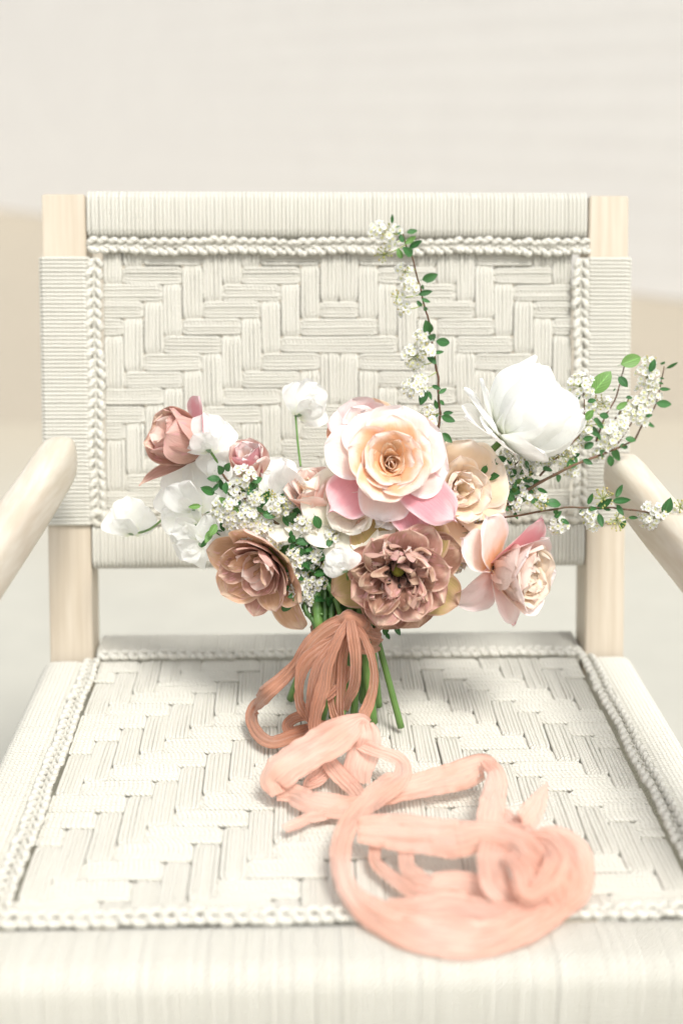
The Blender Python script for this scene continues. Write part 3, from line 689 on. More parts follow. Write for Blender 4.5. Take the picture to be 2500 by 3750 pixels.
addpetal(tl, BROWNP, 345, tz=-.001, L=.052, Wd=.040, th0=60, th1=24, cup=24, ruf=.0012, r0=.004, bw=.4, m=.6, e=.45, **A)
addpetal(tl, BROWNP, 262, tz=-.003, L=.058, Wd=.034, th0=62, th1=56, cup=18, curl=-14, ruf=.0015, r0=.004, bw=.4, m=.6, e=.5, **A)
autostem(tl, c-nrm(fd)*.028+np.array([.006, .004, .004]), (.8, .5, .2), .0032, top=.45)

c = DP(462, 1030, -.105); fd = (-.80, -.34, .48)
tt = flower('double_tulip', 'closed dusty pink tulip at the upper left, one outer petal sticking out sideways', 'tulip', c, fd)
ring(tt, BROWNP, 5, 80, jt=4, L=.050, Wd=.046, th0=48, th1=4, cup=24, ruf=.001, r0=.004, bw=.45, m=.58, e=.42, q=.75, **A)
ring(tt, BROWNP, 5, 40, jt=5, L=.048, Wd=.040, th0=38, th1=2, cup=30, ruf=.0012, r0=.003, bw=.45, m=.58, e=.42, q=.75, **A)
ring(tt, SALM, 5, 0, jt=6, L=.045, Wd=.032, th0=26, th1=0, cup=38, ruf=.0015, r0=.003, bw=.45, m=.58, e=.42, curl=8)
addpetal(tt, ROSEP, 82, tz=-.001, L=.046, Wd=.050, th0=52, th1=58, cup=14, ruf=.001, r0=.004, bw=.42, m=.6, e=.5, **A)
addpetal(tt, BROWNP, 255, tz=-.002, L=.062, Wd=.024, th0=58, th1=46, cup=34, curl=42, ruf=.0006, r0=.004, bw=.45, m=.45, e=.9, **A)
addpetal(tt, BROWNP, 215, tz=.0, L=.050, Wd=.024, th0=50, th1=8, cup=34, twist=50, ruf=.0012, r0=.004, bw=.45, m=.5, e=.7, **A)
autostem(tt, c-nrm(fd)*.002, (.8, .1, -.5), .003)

# --- buds
c = DP(578, 1078, -.115); fd = (-.14, -.50, .86)
bd_ = flower('rose_bud', 'small pale pink rosebud standing behind the left sprigs of white blossom', 'rose', c-nrm(fd)*.010, fd)
ring(bd_, SALM, 5, 20, L=.036, Wd=.034, th0=40, th1=4, cup=34, ruf=.001, r0=.003, bw=.5, m=.58, e=.42, q=.7, curl=26)
ring(bd_, PINKP, 5, 50, L=.037, Wd=.028, th0=26, th1=0, cup=46, ruf=.001, r0=.002, bw=.5, m=.58, e=.42, q=.7, curl=18)
ring(bd_, BLUSH, 4, 0, L=.034, Wd=.020, th0=14, th1=0, cup=60, ruf=.001, r0=.002, bw=.5, m=.58, e=.42, q=.7, curl=12)
autostem(bd_, c-nrm(fd)*.012, (.2, .1, -1), .0022)
c = DP(728, 1150, -.140); fd = (-.38, -.40, .85)
be = flower('rose_bud', 'peach rosebud between the cream petals left of the big blush rose', 'rose', c-nrm(fd)*.012, fd)
ring(be, SALM, 5, 0, L=.040, Wd=.036, th0=44, th1=6, cup=32, ruf=.001, r0=.003, bw=.5, m=.58, e=.45, q=.7, curl=34)
ring(be, SALM, 4, 40, L=.041, Wd=.030, th0=28, th1=0, cup=44, ruf=.001, r0=.002, bw=.5, m=.58, e=.45, q=.7, curl=24)
ring(be, PEACH, 4, 10, L=.038, Wd=.020, th0=12, th1=0, cup=60, ruf=.001, r0=.002, bw=.5, m=.58, e=.45, q=.7, curl=12)
for a in (20, 95, 165, 240, 310):
    addpetal(be, LEAFL, a, tz=-.003, name='sepal', L=.024, Wd=.005, th0=110, th1=130, cup=30, curl=-120, r0=.003, bw=.8, m=.3, e=1., nu=4, nv=9)
autostem(be, c-nrm(fd)*.014, (.1, .1, -1), .0024)

# --- cream roses below
c = DP(806, 1178, -.158); fd = (-.15, -.90, .40)
cr = flower('cream_rose', 'cream rose with broad pointed petals under the big blush rose', 'rose', c-nrm(fd)*.012, fd)
for az, L, Wd, a, b_ in ((150, .046, .046, 50, 74), (195, .044, .044, 62, 88), (238, .040, .044, 66, 92), (285, .036, .034, 60, 86), (320, .04, .040, 62, 88), (100, .04, .045, 44, 60), (30, .04, .04, 50, 70)):
    addpetal(cr, CREAM, az, tz=-.001, L=L*1.08, Wd=Wd*1.15, th0=a-10, th1=b_, cup=12, curl=12, ruf=.0026, r0=.003, bw=.4, m=.62, e=.5, q=.9, notch=-.08, **A)
ring(cr, CREAM, 6, 10, L=.030, Wd=.030, th0=30, th1=50, cup=26, ruf=.002, bw=.45, e=.45)
autostem(cr, c-nrm(fd)*.014, (0, .5, -.9), .0026)
c = DP(672, 1160, -.135); fd = (-.25, -.62, .74)
cs_ = flower('cream_rose', 'ivory bloom with a tall pointed petal between the pale pink bud and the peach bud', 'rose', c-nrm(fd)*.010, fd)
for az, L, Wd, a, b_ in ((90, .050, .040, 12, 20), (30, .042, .036, 40, 52), (265, .036, .042, 60, 90), (320, .036, .040, 55, 86), (150, .040, .036, 40, 52), (210, .034, .034, 56, 82)):
    addpetal(cs_, CREAM if az > 200 else WHITE, az, L=L, Wd=Wd, th0=a, th1=b_, cup=16, curl=8, ruf=.0022, r0=.003, bw=.4, m=.55, e=.6, q=.9, notch=-.10, **A)
ring(cs_, WHITE, 4, 10, L=.028, Wd=.024, th0=20, th1=30, cup=30, ruf=.002, bw=.45, e=.45)
autostem(cs_, c-nrm(fd)*.012, (0, .3, -1), .0022)

# --- white ranunculus
c = DP(1158, 1006, -.105); fd = (.74, .02, .67)
rn_ = flower('ranunculus', 'big white ranunculus on a thick green stem, turned to the upper right', 'ranunculus', c, fd)
W1 = dict(nu=13, nv=16)
K = dict(ruf=.0010, crk=.0012, bw=.5, e=.5, notch=.02)
ring(rn_, WHITE, 8, 0, jt=2, L=.084, Wd=.072, th0=92, th1=-22, cup=15, r0=.004, m=.50, q=.70, **K, **W1)
ring(rn_, WHITE, 8, 22, jt=2, L=.078, Wd=.066, th0=80, th1=-22, cup=17, r0=.003, m=.50, q=.70, **K, **W1)
ring(rn_, WHITE, 7, 10, jt=2, L=.071, Wd=.056, th0=66, th1=-20, cup=20, r0=.003, m=.52, q=.72, **K, **W1)
ring(rn_, WHITE, 7, 40, jt=2, L=.063, Wd=.046, th0=50, th1=-18, cup=24, r0=.003, m=.54, q=.75, **K)
ring(rn_, WHITE, 6, 20, jt=2, L=.054, Wd=.034, th0=30, th1=-14, cup=32, r0=.002, m=.54, q=.8, **K)
for az, L, Wd, a, b_, rf in ((96, .058, .054, 92, 76, .0012), (122, .054, .056, 106, 92, .0012), (72, .056, .052, 84, 50, .001), (150, .046, .048, 100, 84, .0012), (238, .036, .040, 92, 96, .0012), (285, .050, .026, 86, 90, .0012), (205, .050, .050, 90, 40, .001)):
    addpetal(rn_, WHITE, az, tz=-.003, L=L, Wd=Wd, th0=a, th1=b_, cup=15, curl=4, ruf=rf, r0=.003, bw=.4, m=.54, e=.5, q=.9, **W1)
q0 = DP(1085, 1078, -.11)
autostem(rn_, c, nrm(q0-c), .0033, top=.5)

# --- sweet peas
def sweet_pea(label, x, y, Y, S, facing, roll=0, stem_to=None, ups=(0, 0, 1)):
    c = DP(x, y, Y); xx, yy, f = basis(facing, ups)
    fl = flower('sweet_pea', label, 'sweet pea', c, facing, ups)
    fl.matrix_basis = fl.matrix_basis @ Matrix.Rotation(R_(roll), 4, 'Z') @ Matrix.Translation((0, -S*.42, 0))
    # standard: two broad ruffled lobes standing up (az 90), wings in front
    for a, t0 in ((90, 62), (52, 66), (128, 66)):
        addpetal(fl, WHITE, a, L=S*(.98 if a == 90 else .86), Wd=S*.98, th0=t0, th1=104, cup=9, curl=14, ruf=S*.055, r0=.001, bw=.3, m=.62, e=.38, q=.8, vf=3.5, **A)
    for a in (62, 118):
        addpetal(fl, WHITE, a, tz=.002, L=S*.66, Wd=S*.52, th0=28, th1=64, cup=26, ruf=S*.03, r0=.001, bw=.3, m=.6, e=.42, q=.9, label=None, name='wing')
    addpetal(fl, WHITE, 90, tz=.003, L=S*.42, Wd=S*.30, th0=20, th1=40, cup=60, r0=.001, bw=.4, m=.6, e=.5, name='keel')
    cal = MB(); cal.tube([(0, 0, -.004), (0, .001, 0), (0, .003, .004)], [.0012, .0024, .0030], 7); cal.build('calyx', LEAFL, fl)
    base = np.array(fl.matrix_basis @ Vector((0, 0, -.003)))
    if stem_to is not None:
        q = DP(*stem_to); m_ = (base+q)/2+np.array([0, 0, -.004])
        b = MB(); b.tube(crom([base, m_, q], 14), .0011, 6); b.build('stem', STEM, fl, M=fl.matrix_basis.inverted())
    return fl
SPG = 'white sweet pea blossoms in the bouquet'
sweet_pea('white sweet pea blossom overlapping the closed dusty pink tulip', 478, 1000, -.125, .034, (-.2, -.9, .3), 10, (560, 1130, -.12))
sweet_pea('blurred white sweet pea blossom standing highest, behind the bouquet', 700, 922, -.03, .037, (.45, -.7, .1), -38, (690, 1070, -.08))
sweet_pea('white sweet pea blossom farthest to the left, in front of the lower braid', 302, 1190, -.05, .037, (-.35, -.9, .2), 8, (385, 1182, -.09))
sweet_pea('large ruffled white sweet pea below the closed dusty pink tulip', 445, 1120, -.10, .052, (-.45, -.8, .35), 20, (560, 1160, -.12))
sweet_pea('white sweet pea with frilled petals left of the mass of tiny blossoms', 420, 1190, -.105, .036, (-.3, -.9, -.1), 70, (540, 1215, -.12))
sweet_pea('low white sweet pea just above the nodding tan tulip', 440, 1245, -.11, .034, (-.5, -.8, -.25), 100, (520, 1250, -.12))
sweet_pea('small white sweet pea blossom between the two open tulips', 783, 1290, -.188, .022, (-.2, -.9, .1), 30, (800, 1330, -.16))
sweet_pea('white sweet pea blossom behind the pale pink rosebud', 640, 1100, -.10, .034, (-.2, -.7, .6), 0, (660, 1160, -.12))
sweet_pea('frilled white sweet pea blossom low on the left, beside the light green calyx', 505, 1225, -.120, .036, (-.3, -.85, .1), 40, (560, 1240, -.12))
sweet_pea('pale sweet pea blossom peeking out between the dusty pink tulip and the pink rosebud', 520, 1075, -.115, .034, (-.1, -.8, .5), -30, (560, 1150, -.12))
sweet_pea('creamy sweet pea blossom right above the wide brown tulip', 880, 1205, -.160, .030, (0, -.9, .2), 160, (860, 1240, -.15))

# ------------------------------------------------------------------ leaves, tiny blossoms, branches
def leaf_mesh(w, fold, seed):
    rn = random.Random(seed); b = MB(); nv, nu = 9, 5; P = np.zeros((nv, nu, 3))
    for i in range(nv):
        v = i/(nv-1); h = w*.5*math.sin(math.pi*min(1, v**.85))**.75 if 0 < v < 1 else .004
        for j in range(nu):
            u = j/(nu-1)*2-1
            P[i, j] = (u*h, v, -.10*math.sin(v*math.pi*.9)*rn.choice((1,))*(1 if seed % 2 else -.6)+fold*abs(u)*h)
    b.grid(P); pet = np.array([(0, -.16, .02), (0, -.06, 0), (0, .04, 0)]); b.tube(pet, .014, 4)
    return b
LM = [leaf_mesh(w, f, s) for w, f, s in ((.46, .35, 1), (.52, .2, 2), (.40, .5, 3), (.58, .3, 4))]
LMD = [m.mesh('leaf', LEAFD) for m in LM]; LML = [m.mesh('leaf', LEAFL) for m in LM]
def leaf(parent, a, b, light=False, tilt=None, wide=0):
    a = np.array(a); b = np.array(b); y = nrm(b-a); L = np.linalg.norm(b-a)
    n0 = nrm(np.array([rng.uniform(-.5, .5), -1, rng.uniform(-.1, .9)])); n0 = nrm(n0-y*(n0@y)); x = np.cross(y, n0)
    me = (LML if light else LMD)[3 if wide else rng.randrange(4)]
    o = link('leaf', me, parent, parent.matrix_basis.inverted() @ (mat4(x, y, n0, a) @ Matrix.Scale(L, 4))); return o
def floret_mesh(seed):
    rn = random.Random(seed); b = MB(); R = .0030
    for k in range(5):
        a = 2*math.pi*k/5+rn.uniform(-.1, .1); P = np.zeros((4, 4, 3))
        for i, v in enumerate((0, .4, .8, 1)):
            h = (.15, .85, .8, .35)[i]*R*.5
            for j, u in enumerate((-1, -.35, .35, 1)):
                x, y, z = R*(.12+.88*v), u*h, .0007*v*v*1.2+.0003*abs(u)+rn.uniform(-.0001, .0001)
                P[i, j] = (x*math.cos(a)-y*math.sin(a), x*math.sin(a)+y*math.cos(a), z)
        b.grid(P, mi=0)
    b.ball((0, 0, .0004), .00085, mi=1, k=6, n=4, el=.7)
    for k in range(6):
        a = k*1.05+.2; b.ball((.0013*math.cos(a), .0013*math.sin(a), .0011), .00028, mi=1, k=3, n=3)
    return b.mesh('floret', [FLW, FLC])
FM = [floret_mesh(s) for s in range(4)]
def cluster(parent, c, R, n, base, budn=0, scale=1., face=None):
    """umbel of tiny flowers round c, its stalk from base"""
    c = np.array(c, float); base = np.array(base, float)
    if np.linalg.norm(c-base) < .002: base = c+np.array([0, .006, -.006])
    ax = nrm(nrm(c-base)*.5+(np.array([0, -.8, .45]) if face is None else np.array(face)))
    j0 = c-ax*R*.75; b = MB(); b.tube(crom([base, (base+j0)/2+np.array([0, 0, -.001]), j0], 8), .0005, 4)
    x, y, _ = basis(ax, (.1, .3, 1)); fl = []
    for i in range(n+budn):
        t = (i+.5)/(n+budn); rad = math.sqrt(t)*1.25; a = i*2.39996+rng.uniform(-.3, .3)
        d = nrm(ax*math.cos(rad)+(x*math.cos(a)+y*math.sin(a))*math.sin(rad)); p = j0+d*R*rng.uniform(.88, 1.12)*1.1
        b.tube([j0, (j0+p)/2+ax*-.0004, p], .00028, 3, cap=False)
        isb = (rng.random() < budn/(n+budn))
        if isb: b.ball(p, .0009*rng.uniform(.8, 1.2), mi=1, k=5, n=4)
        else: fl.append((p, d))
    o = b.build('flower_cluster', [PEDI, BUDG], parent, M=parent.matrix_basis.inverted())
    for p, d in fl:
        d = nrm(d+np.array([rng.uniform(-.3, .3), rng.uniform(-.5, .1), rng.uniform(-.2, .4)])); x2, y2, z2 = basis(d, (rng.uniform(-1, 1), .3, 1))
        link('floret', FM[rng.randrange(4)], o, mat4(x2, y2, z2, p) @ Matrix.Scale(scale*rng.uniform(.85, 1.12), 4))
    return o
def twig(parent, pts, r0, r1, name='twig', mat=None):
    P = crom(pts, max(16, len(pts)*5)); n = len(P)
    P = P+np.array([[mnoise.noise((i*.6, 3, 1))*.0005, 0, mnoise.noise((i*.6, 7, 2))*.0005] for i in range(n)])
    r = np.linspace(r0, r1, n)*(1+.10*np.sin(np.arange(n)*1.9))
    b = MB(); b.tube(P, r, 7)
    for i in range(3, n-2, 6):
        q = P[i]; b.tube([q, q+np.array([rng.uniform(-1, 1), -.6, rng.uniform(-.4, 1)])*r[i]*1.5], [r[i]*.7, r[i]*.3], 5)
    return b.build(name, mat or TWIG, parent, M=parent.matrix_basis.inverted())
def near(pts, p):
    P = crom(pts, 60); return P[np.argmin(np.linalg.norm(P-p, axis=1))]

# tall upright sprig
Yt = -.145
def up_sprig():
    cc = lambda x, y, dY=0: at(*cD(x, y), Y=Yt+dY)
    S = [(555, 265), (590, 380), (640, 470), (680, 640), (715, 750), (740, 880), (790, 1050), (800, 1170), (830, 1290), (855, 1470), (880, 1580), (875, 1700), (893, 1900), (880, 2010), (865, 2130)]
    pts = [cc(x, y, .03-.03*i/14) for i, (x, y) in enumerate(S)]; pts += [DP(985, 1100, -.14), DP(940, 1200, -.135)]
    o = empty('blossom_sprig', tuple(pts[-1])); tag(o, 'tall thin upright sprig with green leaves and tiny white blossoms above the bouquet', 'sprig')
    twig(o, pts[::-1], .0014, .0006)
    for i, (a, b_, c_, d_) in enumerate([(590, 250, 690, 232), (540, 250, 496, 266), (562, 345, 528, 265), (612, 390, 732, 322), (642, 460, 547, 384), (575, 355, 676, 285), (458, 168, 460, 86), (492, 203, 532, 192), (548, 488, 508, 390),
            (730, 680, 872, 628), (695, 815, 825, 782), (722, 850, 806, 884), (728, 922, 682, 868), (796, 1168, 758, 1040), (852, 1205, 775, 1190), (855, 1235, 978, 1252), (838, 1342, 927, 1330), (858, 1445, 773, 1383),
            (765, 1662, 714, 1818), (818, 1640, 902, 1672), (880, 1712, 953, 1662), (790, 1690, 815, 1772), (895, 1770, 930, 1818), (866, 1852, 846, 1768), (918, 1890, 1014, 1884), (903, 1915, 1032, 1966), (912, 2070, 1005, 2158),
            (872, 2070, 812, 2030), (905, 2100, 917, 2185), (735, 770, 735, 725), (850, 1380, 790, 1355), (742, 940, 785, 945), (768, 710, 790, 700), (845, 1930, 880, 1900), (720, 1960, 745, 1925)]):
        p = cc(a, b_, rng.uniform(-.004, .004)); q = cc(c_, d_, rng.uniform(-.008, .006)); leaf(o, p, q, light=i in (5, 8))
    for x, y, r, n, bu in ((330, 235, 70, 9, 6), (450, 235, 70, 12, 3), (375, 440, 66, 0, 16), (430, 330, 50, 5, 2), (560, 600, 55, 7, 3), (625, 725, 60, 9, 4), (495, 830, 52, 3, 9), (560, 940, 55, 7, 3), (735, 1210, 70, 10, 5), (640, 1360, 85, 16, 5),
                           (765, 1320, 55, 8, 2), (645, 1650, 85, 16, 6), (770, 1890, 60, 10, 6), (825, 1970, 55, 9, 2), (700, 1580, 50, 5, 4), (690, 1440, 50, 8, 2), (790, 1960, 45, 6, 2)):
        p = cc(x, y, rng.uniform(-.004, .008)); cluster(o, p, r*.43/4150*.98, n, near(pts, p), bu, 1.05)
up_sprig()

# arching branches to the right
def right_branch():
    cc = lambda x, y, Y: at(*cC(x, y), Y=Y)
    def Yx(x): return -.13+.075*min(1.2, max(0, (x-240)/900))
    main = [cc(x, y, Yx(x)) for x, y in ((240, 1290), (400, 1180), (560, 1070), (690, 1000), (850, 920), (1060, 840), (1240, 760))]
    o = empty('blossom_branch', tuple(main[0])); tag(o, 'leafy blossom branch arching up to the right under the white ranunculus', 'branch')
    start = [DP(940, 1240, -.135), DP(1000, 1225, -.13)]
    twig(o, start+main, .0022, .0009)
    br = [[(980, 770), (1040, 600), (1110, 480), (1160, 300), (1190, 200)], [(1060, 680), (1150, 560), (1200, 480)], [(1240, 760), (1300, 640), (1380, 520), (1440, 260)],
          [(300, 1140), (380, 980), (480, 890), (600, 850), (760, 860)], [(600, 1000), (760, 830), (880, 700), (900, 480), (880, 380)], [(200, 1290), (260, 1120), (230, 960), (300, 880)], [(1100, 820), (1230, 620), (1320, 420), (1370, 230)]]
    allp = list(crom(main, 60))
    for B in br:
        P = [cc(x, y, Yx(x)+.008) for x, y in B]; twig(o, P, .0010, .0005); allp += list(crom(P, 30))
    allp = np.array(allp); nr = lambda p: allp[np.argmin(np.linalg.norm(allp-p, axis=1))]
    LL = [(1455, 275, 1532, 235), (1405, 415, 1483, 415), (1385, 510, 1488, 518), (1310, 600, 1362, 590), (1320, 640, 1377, 672), (1175, 750, 1248, 762), (1130, 330, 1192, 402),
          (1085, 810, 1142, 902), (1070, 860, 1082, 938), (1140, 800, 1197, 803), (960, 620, 1037, 672), (890, 750, 962, 742), (900, 820, 962, 778), (780, 945, 852, 880), (890, 890, 957, 922),
          (825, 870, 870, 852), (620, 960, 682, 962), (710, 1000, 735, 1035), (400, 980, 442, 1092), (370, 1080, 478, 1112), (370, 1130, 432, 1162), (290, 905, 380, 885), (392, 862, 400, 925), (290, 1180, 255, 1290),
          (455, 880, 492, 925), (480, 1030, 562, 1022), (1000, 590, 1065, 600), (1340, 300, 1375, 210), (1410, 340, 1440, 345), (1390, 450, 1330, 500), (980, 700, 1010, 760), (1420, 250, 1440, 230), (1400, 370, 1435, 380),
          (300, 1250, 340, 1290), (230, 1180, 190, 1240), (340, 1190, 390, 1240), (440, 960, 400, 1010), (330, 870, 290, 930), (500, 900, 530, 950), (580, 880, 600, 900), (930, 700, 1000, 720), (870, 480, 840, 450), (1030, 870, 1000, 830), (1110, 410, 1095, 430), (920, 500, 980, 490), (240, 930, 210, 990), (240, 1010, 330, 1000), (560, 1120, 500, 1080), (1180, 470, 1225, 475)]
    for i, (a, b_, c_, d_) in enumerate(LL):
        leaf(o, cc(a, b_, Yx(a)+rng.uniform(-.006, .006)), cc(c_, d_, Yx(c_)+rng.uniform(-.010, .006)))
    for a, b_, c_, d_, w in ((1145, 250, 1280, 200, 1), (955, 445, 1080, 295, 1), (1115, 552, 1192, 500, 0), (900, 625, 962, 555, 0)):
        leaf(o, cc(a, b_, Yx(a)), cc(c_, d_, Yx(c_)-.004), light=True, wide=w)
    for x, y, r, n, bu in ((1330, 330, 75, 20, 0), (1345, 430, 75, 18, 0), (1260, 540, 80, 20, 0), (1300, 610, 55, 12, 0), (1080, 720, 80, 20, 0), (1040, 780, 55, 10, 2), (270, 1060, 80, 20, 0), (340, 1090, 60, 14, 0), (360, 1010, 60, 12, 2), (430, 850, 70, 14, 4),
                           (880, 390, 75, 14, 6), (990, 520, 60, 4, 10), (1030, 500, 50, 2, 9), (770, 870, 65, 12, 4), (1150, 660, 55, 12, 0), (420, 1190, 55, 12, 0), (510, 970, 60, 8, 6), (930, 660, 50, 3, 8), (1200, 560, 55, 12, 2), (1340, 220, 40, 2, 8), (210, 1250, 55, 10, 2), (560, 900, 50, 8, 4), (1000, 850, 40, 6, 2), (470, 1090, 40, 5, 3), (690, 850, 50, 8, 3)):
        p = cc(x, y, Yx(x)+rng.uniform(-.004, .006)); cluster(o, p, r*.58/4150*1.0, n, nr(p), bu, 1.15)
    for i in range(46):
        a = rng.uniform(190, 640); b_ = 1290-(a-190)*.45+rng.uniform(-230, 60); th = rng.uniform(0, 6.28); l = rng.uniform(45, 80)
        leaf(o, cc(a, b_, Yx(a)+rng.uniform(0, .014)), cc(a+l*math.cos(th), b_+l*math.sin(th), Yx(a)+rng.uniform(-.004, .012)), light=rng.random() < .15)
    for i in range(12):
        a = rng.uniform(200, 900); b_ = 1270-(a-200)*.50+rng.uniform(-210, 40); p = cc(a, b_, Yx(a)+.01)
        cluster(o, p, rng.uniform(40, 62)*.58/4150, 11, nr(p), 3, 1.05)
    # horizontal sprig crossing in front of the armrest
    Yh = -.175
    H = [cc(x, y, Yh) for x, y in ((620, 1238), (700, 1228), (790, 1212), (920, 1218), (1070, 1215), (1180, 1228), (1290, 1240), (1440, 1275), (1600, 1295))]
    h = empty('blossom_sprig', tuple(H[0])); tag(h, 'thin horizontal sprig of leaves and round white blossoms reaching past the right armrest', 'sprig')
    twig(h, [DP(960, 1235, -.14), cc(250, 1300, -.145), cc(450, 1270, -.16)]+H, .0011, .0007)
    for i, (a, b_, c_, d_) in enumerate([(925, 1195, 957, 1118), (920, 1218, 988, 1225), (985, 1225, 1087, 1155), (1090, 1172, 1214, 1162), (1112, 1148, 1160, 1060), (1118, 1195, 1167, 1268), (1025, 1222, 1082, 1230), (998, 1255, 1022, 1348), (1198, 1280, 1265, 1286), (1140, 1362, 1182, 1300),
            (1435, 1258, 1482, 1145), (1450, 1275, 1525, 1280), (640, 1185, 742, 1197), (700, 1220, 715, 1262), (698, 1290, 748, 1238), (740, 1290, 800, 1328), (540, 1170, 592, 1160), (1462, 1395, 1505, 1372), (1550, 1300, 1600, 1260), (870, 1230, 900, 1260), (560, 1160, 540, 1190), (650, 1200, 610, 1160)]):
        leaf(h, cc(a, b_, Yh+rng.uniform(-.003, .003)), cc(c_, d_, Yh+rng.uniform(-.008, .006)))
    for x, y, r, n, bu in ((1370, 1285, 88, 30, 0), (1530, 1390, 66, 18, 0), (1570, 1330, 60, 14, 0), (728, 1345, 60, 16, 0), (1035, 1140, 62, 0, 24), (930, 1285, 52, 8, 4), (965, 1325, 48, 8, 4), (1120, 1325, 62, 0, 20), (610, 1165, 50, 2, 10), (1560, 1205, 52, 1, 14), (640, 1180, 40, 3, 5), (515, 1145, 30, 3, 0)):
        p = cc(x, y, Yh+rng.uniform(-.004, .003)); cluster(h, p, r*.56/4150, n, near(H, p), bu, 1.12, face=(0, -.9, .2))
right_branch()

# blossom sprigs on the left and in the middle
def group_sprig(label, conv, stem, Y, clusters, leaves, nrand=0, box=None, name='blossom_sprig'):
    P = [at(*conv(x, y), Y=Y+dy) for x, y, dy in stem]
    o = empty(name, tuple(P[0])); tag(o, label, 'sprig'); twig(o, P, .0016, .0009, mat=TWIG)
    for x, y, r, n, bu in clusters:
        p = at(*conv(x, y), Y=Y+rng.uniform(-.006, .004)); cluster(o, p, r*.51/4150*1.02, int(n*1.15), near(P, p), bu, 1.12)
    for a, b_, c_, d_ in leaves:
        leaf(o, at(*conv(a, b_), Y=Y+rng.uniform(-.006, .004)), at(*conv(c_, d_), Y=Y+rng.uniform(-.010, .004)))
    for i in range(nrand):
        x0, y0, x1, y1, dy = box; x = rng.uniform(x0, x1); y = rng.uniform(y0, y1); a = rng.uniform(0, 6.28); l = rng.uniform(50, 90)
        leaf(o, at(*conv(x, y), Y=Y+dy+rng.uniform(-.006, .006)), at(*conv(x+l*math.cos(a), y+l*math.sin(a)), Y=Y+dy+rng.uniform(-.008, .004)))
    return o
group_sprig('sprig of massed tiny white blossoms above the nodding tan tulip', cA,
    [(1420, 1500, .03), (1240, 1380, .012), (1060, 1280, .004), (900, 1150, 0), (760, 1010, 0), (700, 930, 0)], -.150,
    [(820, 1040, 70, 14, 0), (880, 950, 70, 14, 0), (900, 1180, 75, 18, 0), (715, 1240, 75, 18, 0), (790, 1300, 75, 18, 0), (880, 1270, 75, 16, 0), (870, 1370, 75, 18, 0), (960, 1350, 75, 18, 0), (1060, 1400, 75, 20, 2), (1010, 1330, 60, 12, 0), (690, 1180, 50, 10, 0), (960, 1110, 50, 10, 2),
     (1150, 1170, 60, 12, 3), (1190, 1140, 45, 8, 2), (1100, 1200, 45, 8, 2), (1060, 1100, 40, 0, 14), (1290, 1300, 60, 14, 2), (1230, 1330, 45, 9, 0), (870, 1030, 45, 0, 12), (1080, 1450, 45, 10, 0), (760, 1180, 50, 10, 2)],
    [(700, 985, 603, 985), (715, 950, 680, 890), (740, 1010, 745, 1100), (690, 1020, 640, 1080), (740, 930, 770, 870), (890, 1100, 960, 1030), (980, 1180, 1050, 1075), (1000, 1240, 1110, 1250), (1160, 1280, 1250, 1225), (1180, 1320, 1250, 1250), (1250, 1240, 1262, 1190), (1010, 1230, 960, 1190), (930, 1010, 1000, 980), (1150, 1250, 1190, 1330), (800, 1170, 850, 1160), (1030, 1090, 1000, 1130), (850, 1000, 940, 1060), (660, 1090, 560, 1050), (600, 1420, 560, 1480)],
    34, (690, 1060, 1300, 1400, .010))
_lt = bpy.data.objects['sweet_pea.004']
for a, b_, c_, d_ in ((640, 1350, 590, 1450), (670, 1310, 620, 1400), (560, 1180, 470, 1190), (740, 1160, 690, 1120), (790, 1140, 720, 1190), (830, 1230, 790, 1180)):
    leaf(_lt, at(*cA(a, b_), Y=-.152), at(*cA(c_, d_), Y=-.158), light=True)
group_sprig('leafy sprig of white blossoms in mid bouquet between the two open tulips', cB,
    [(250, 1900, .03), (180, 1700, .015), (120, 1500, .0), (60, 1400, 0), (-20, 1250, 0)], -.160,
    [(30, 1310, 50, 10, 2), (140, 1470, 62, 14, 0), (215, 1370, 50, 10, 2), (180, 1550, 62, 14, 2), (250, 1520, 50, 9, 3), (300, 1480, 50, 6, 6), (20, 1590, 60, 14, 3), (-40, 1540, 60, 14, 0), (-60, 1640, 60, 12, 0), (0, 1680, 60, 12, 4), (60, 1740, 60, 12, 5), (120, 1730, 55, 8, 0), (-20, 1800, 55, 10, 3), (30, 1840, 50, 9, 3), (80, 1850, 40, 7, 2), (350, 1490, 40, 2, 8), (90, 1560, 30, 2, 3), (240, 1390, 40, 7, 2)],
    [(-20, 1400, 98, 1345), (-30, 1450, 105, 1395), (100, 1250, 138, 1345), (50, 1500, -30, 1480), (90, 1640, 10, 1610), (-70, 1400, -80, 1450), (60, 1530, 90, 1590), (240, 1290, 260, 1250)],
    90, (-110, 1400, 330, 1860, .008))
group_sprig('small leafy white sprig between the wide brown tulip and the rose in profile', cB,
    [(1020, 1640, .02), (1080, 1560, .01), (1150, 1500, 0), (1220, 1460, 0)], -.140,
    [(1195, 1490, 55, 12, 0), (1120, 1610, 50, 9, 4), (1160, 1580, 40, 6, 2), (1080, 1500, 40, 6, 2), (1150, 1520, 35, 5, 2), (1240, 1400, 50, 10, 2), (1260, 1270, 50, 10, 2)],
    [(1080, 1420, 1000, 1380), (1170, 1440, 1265, 1425), (1090, 1460, 1100, 1400), (1130, 1480, 1150, 1560), (1060, 1400, 1120, 1380)],
    12, (1050, 1370, 1250, 1500, .012))
_g = bpy.data.objects['blossom_sprig.003']
for i in range(44):
    x = rng.uniform(-90, 330); y = rng.uniform(1390, 1920); a = rng.uniform(0, 6.28); l = rng.uniform(50, 95)
    leaf(_g, at(*cB(x, y), Y=-.163+rng.uniform(-.004, .006)), at(*cB(x+l*math.cos(a), y+l*math.sin(a)), Y=-.163+rng.uniform(-.010, .006)))
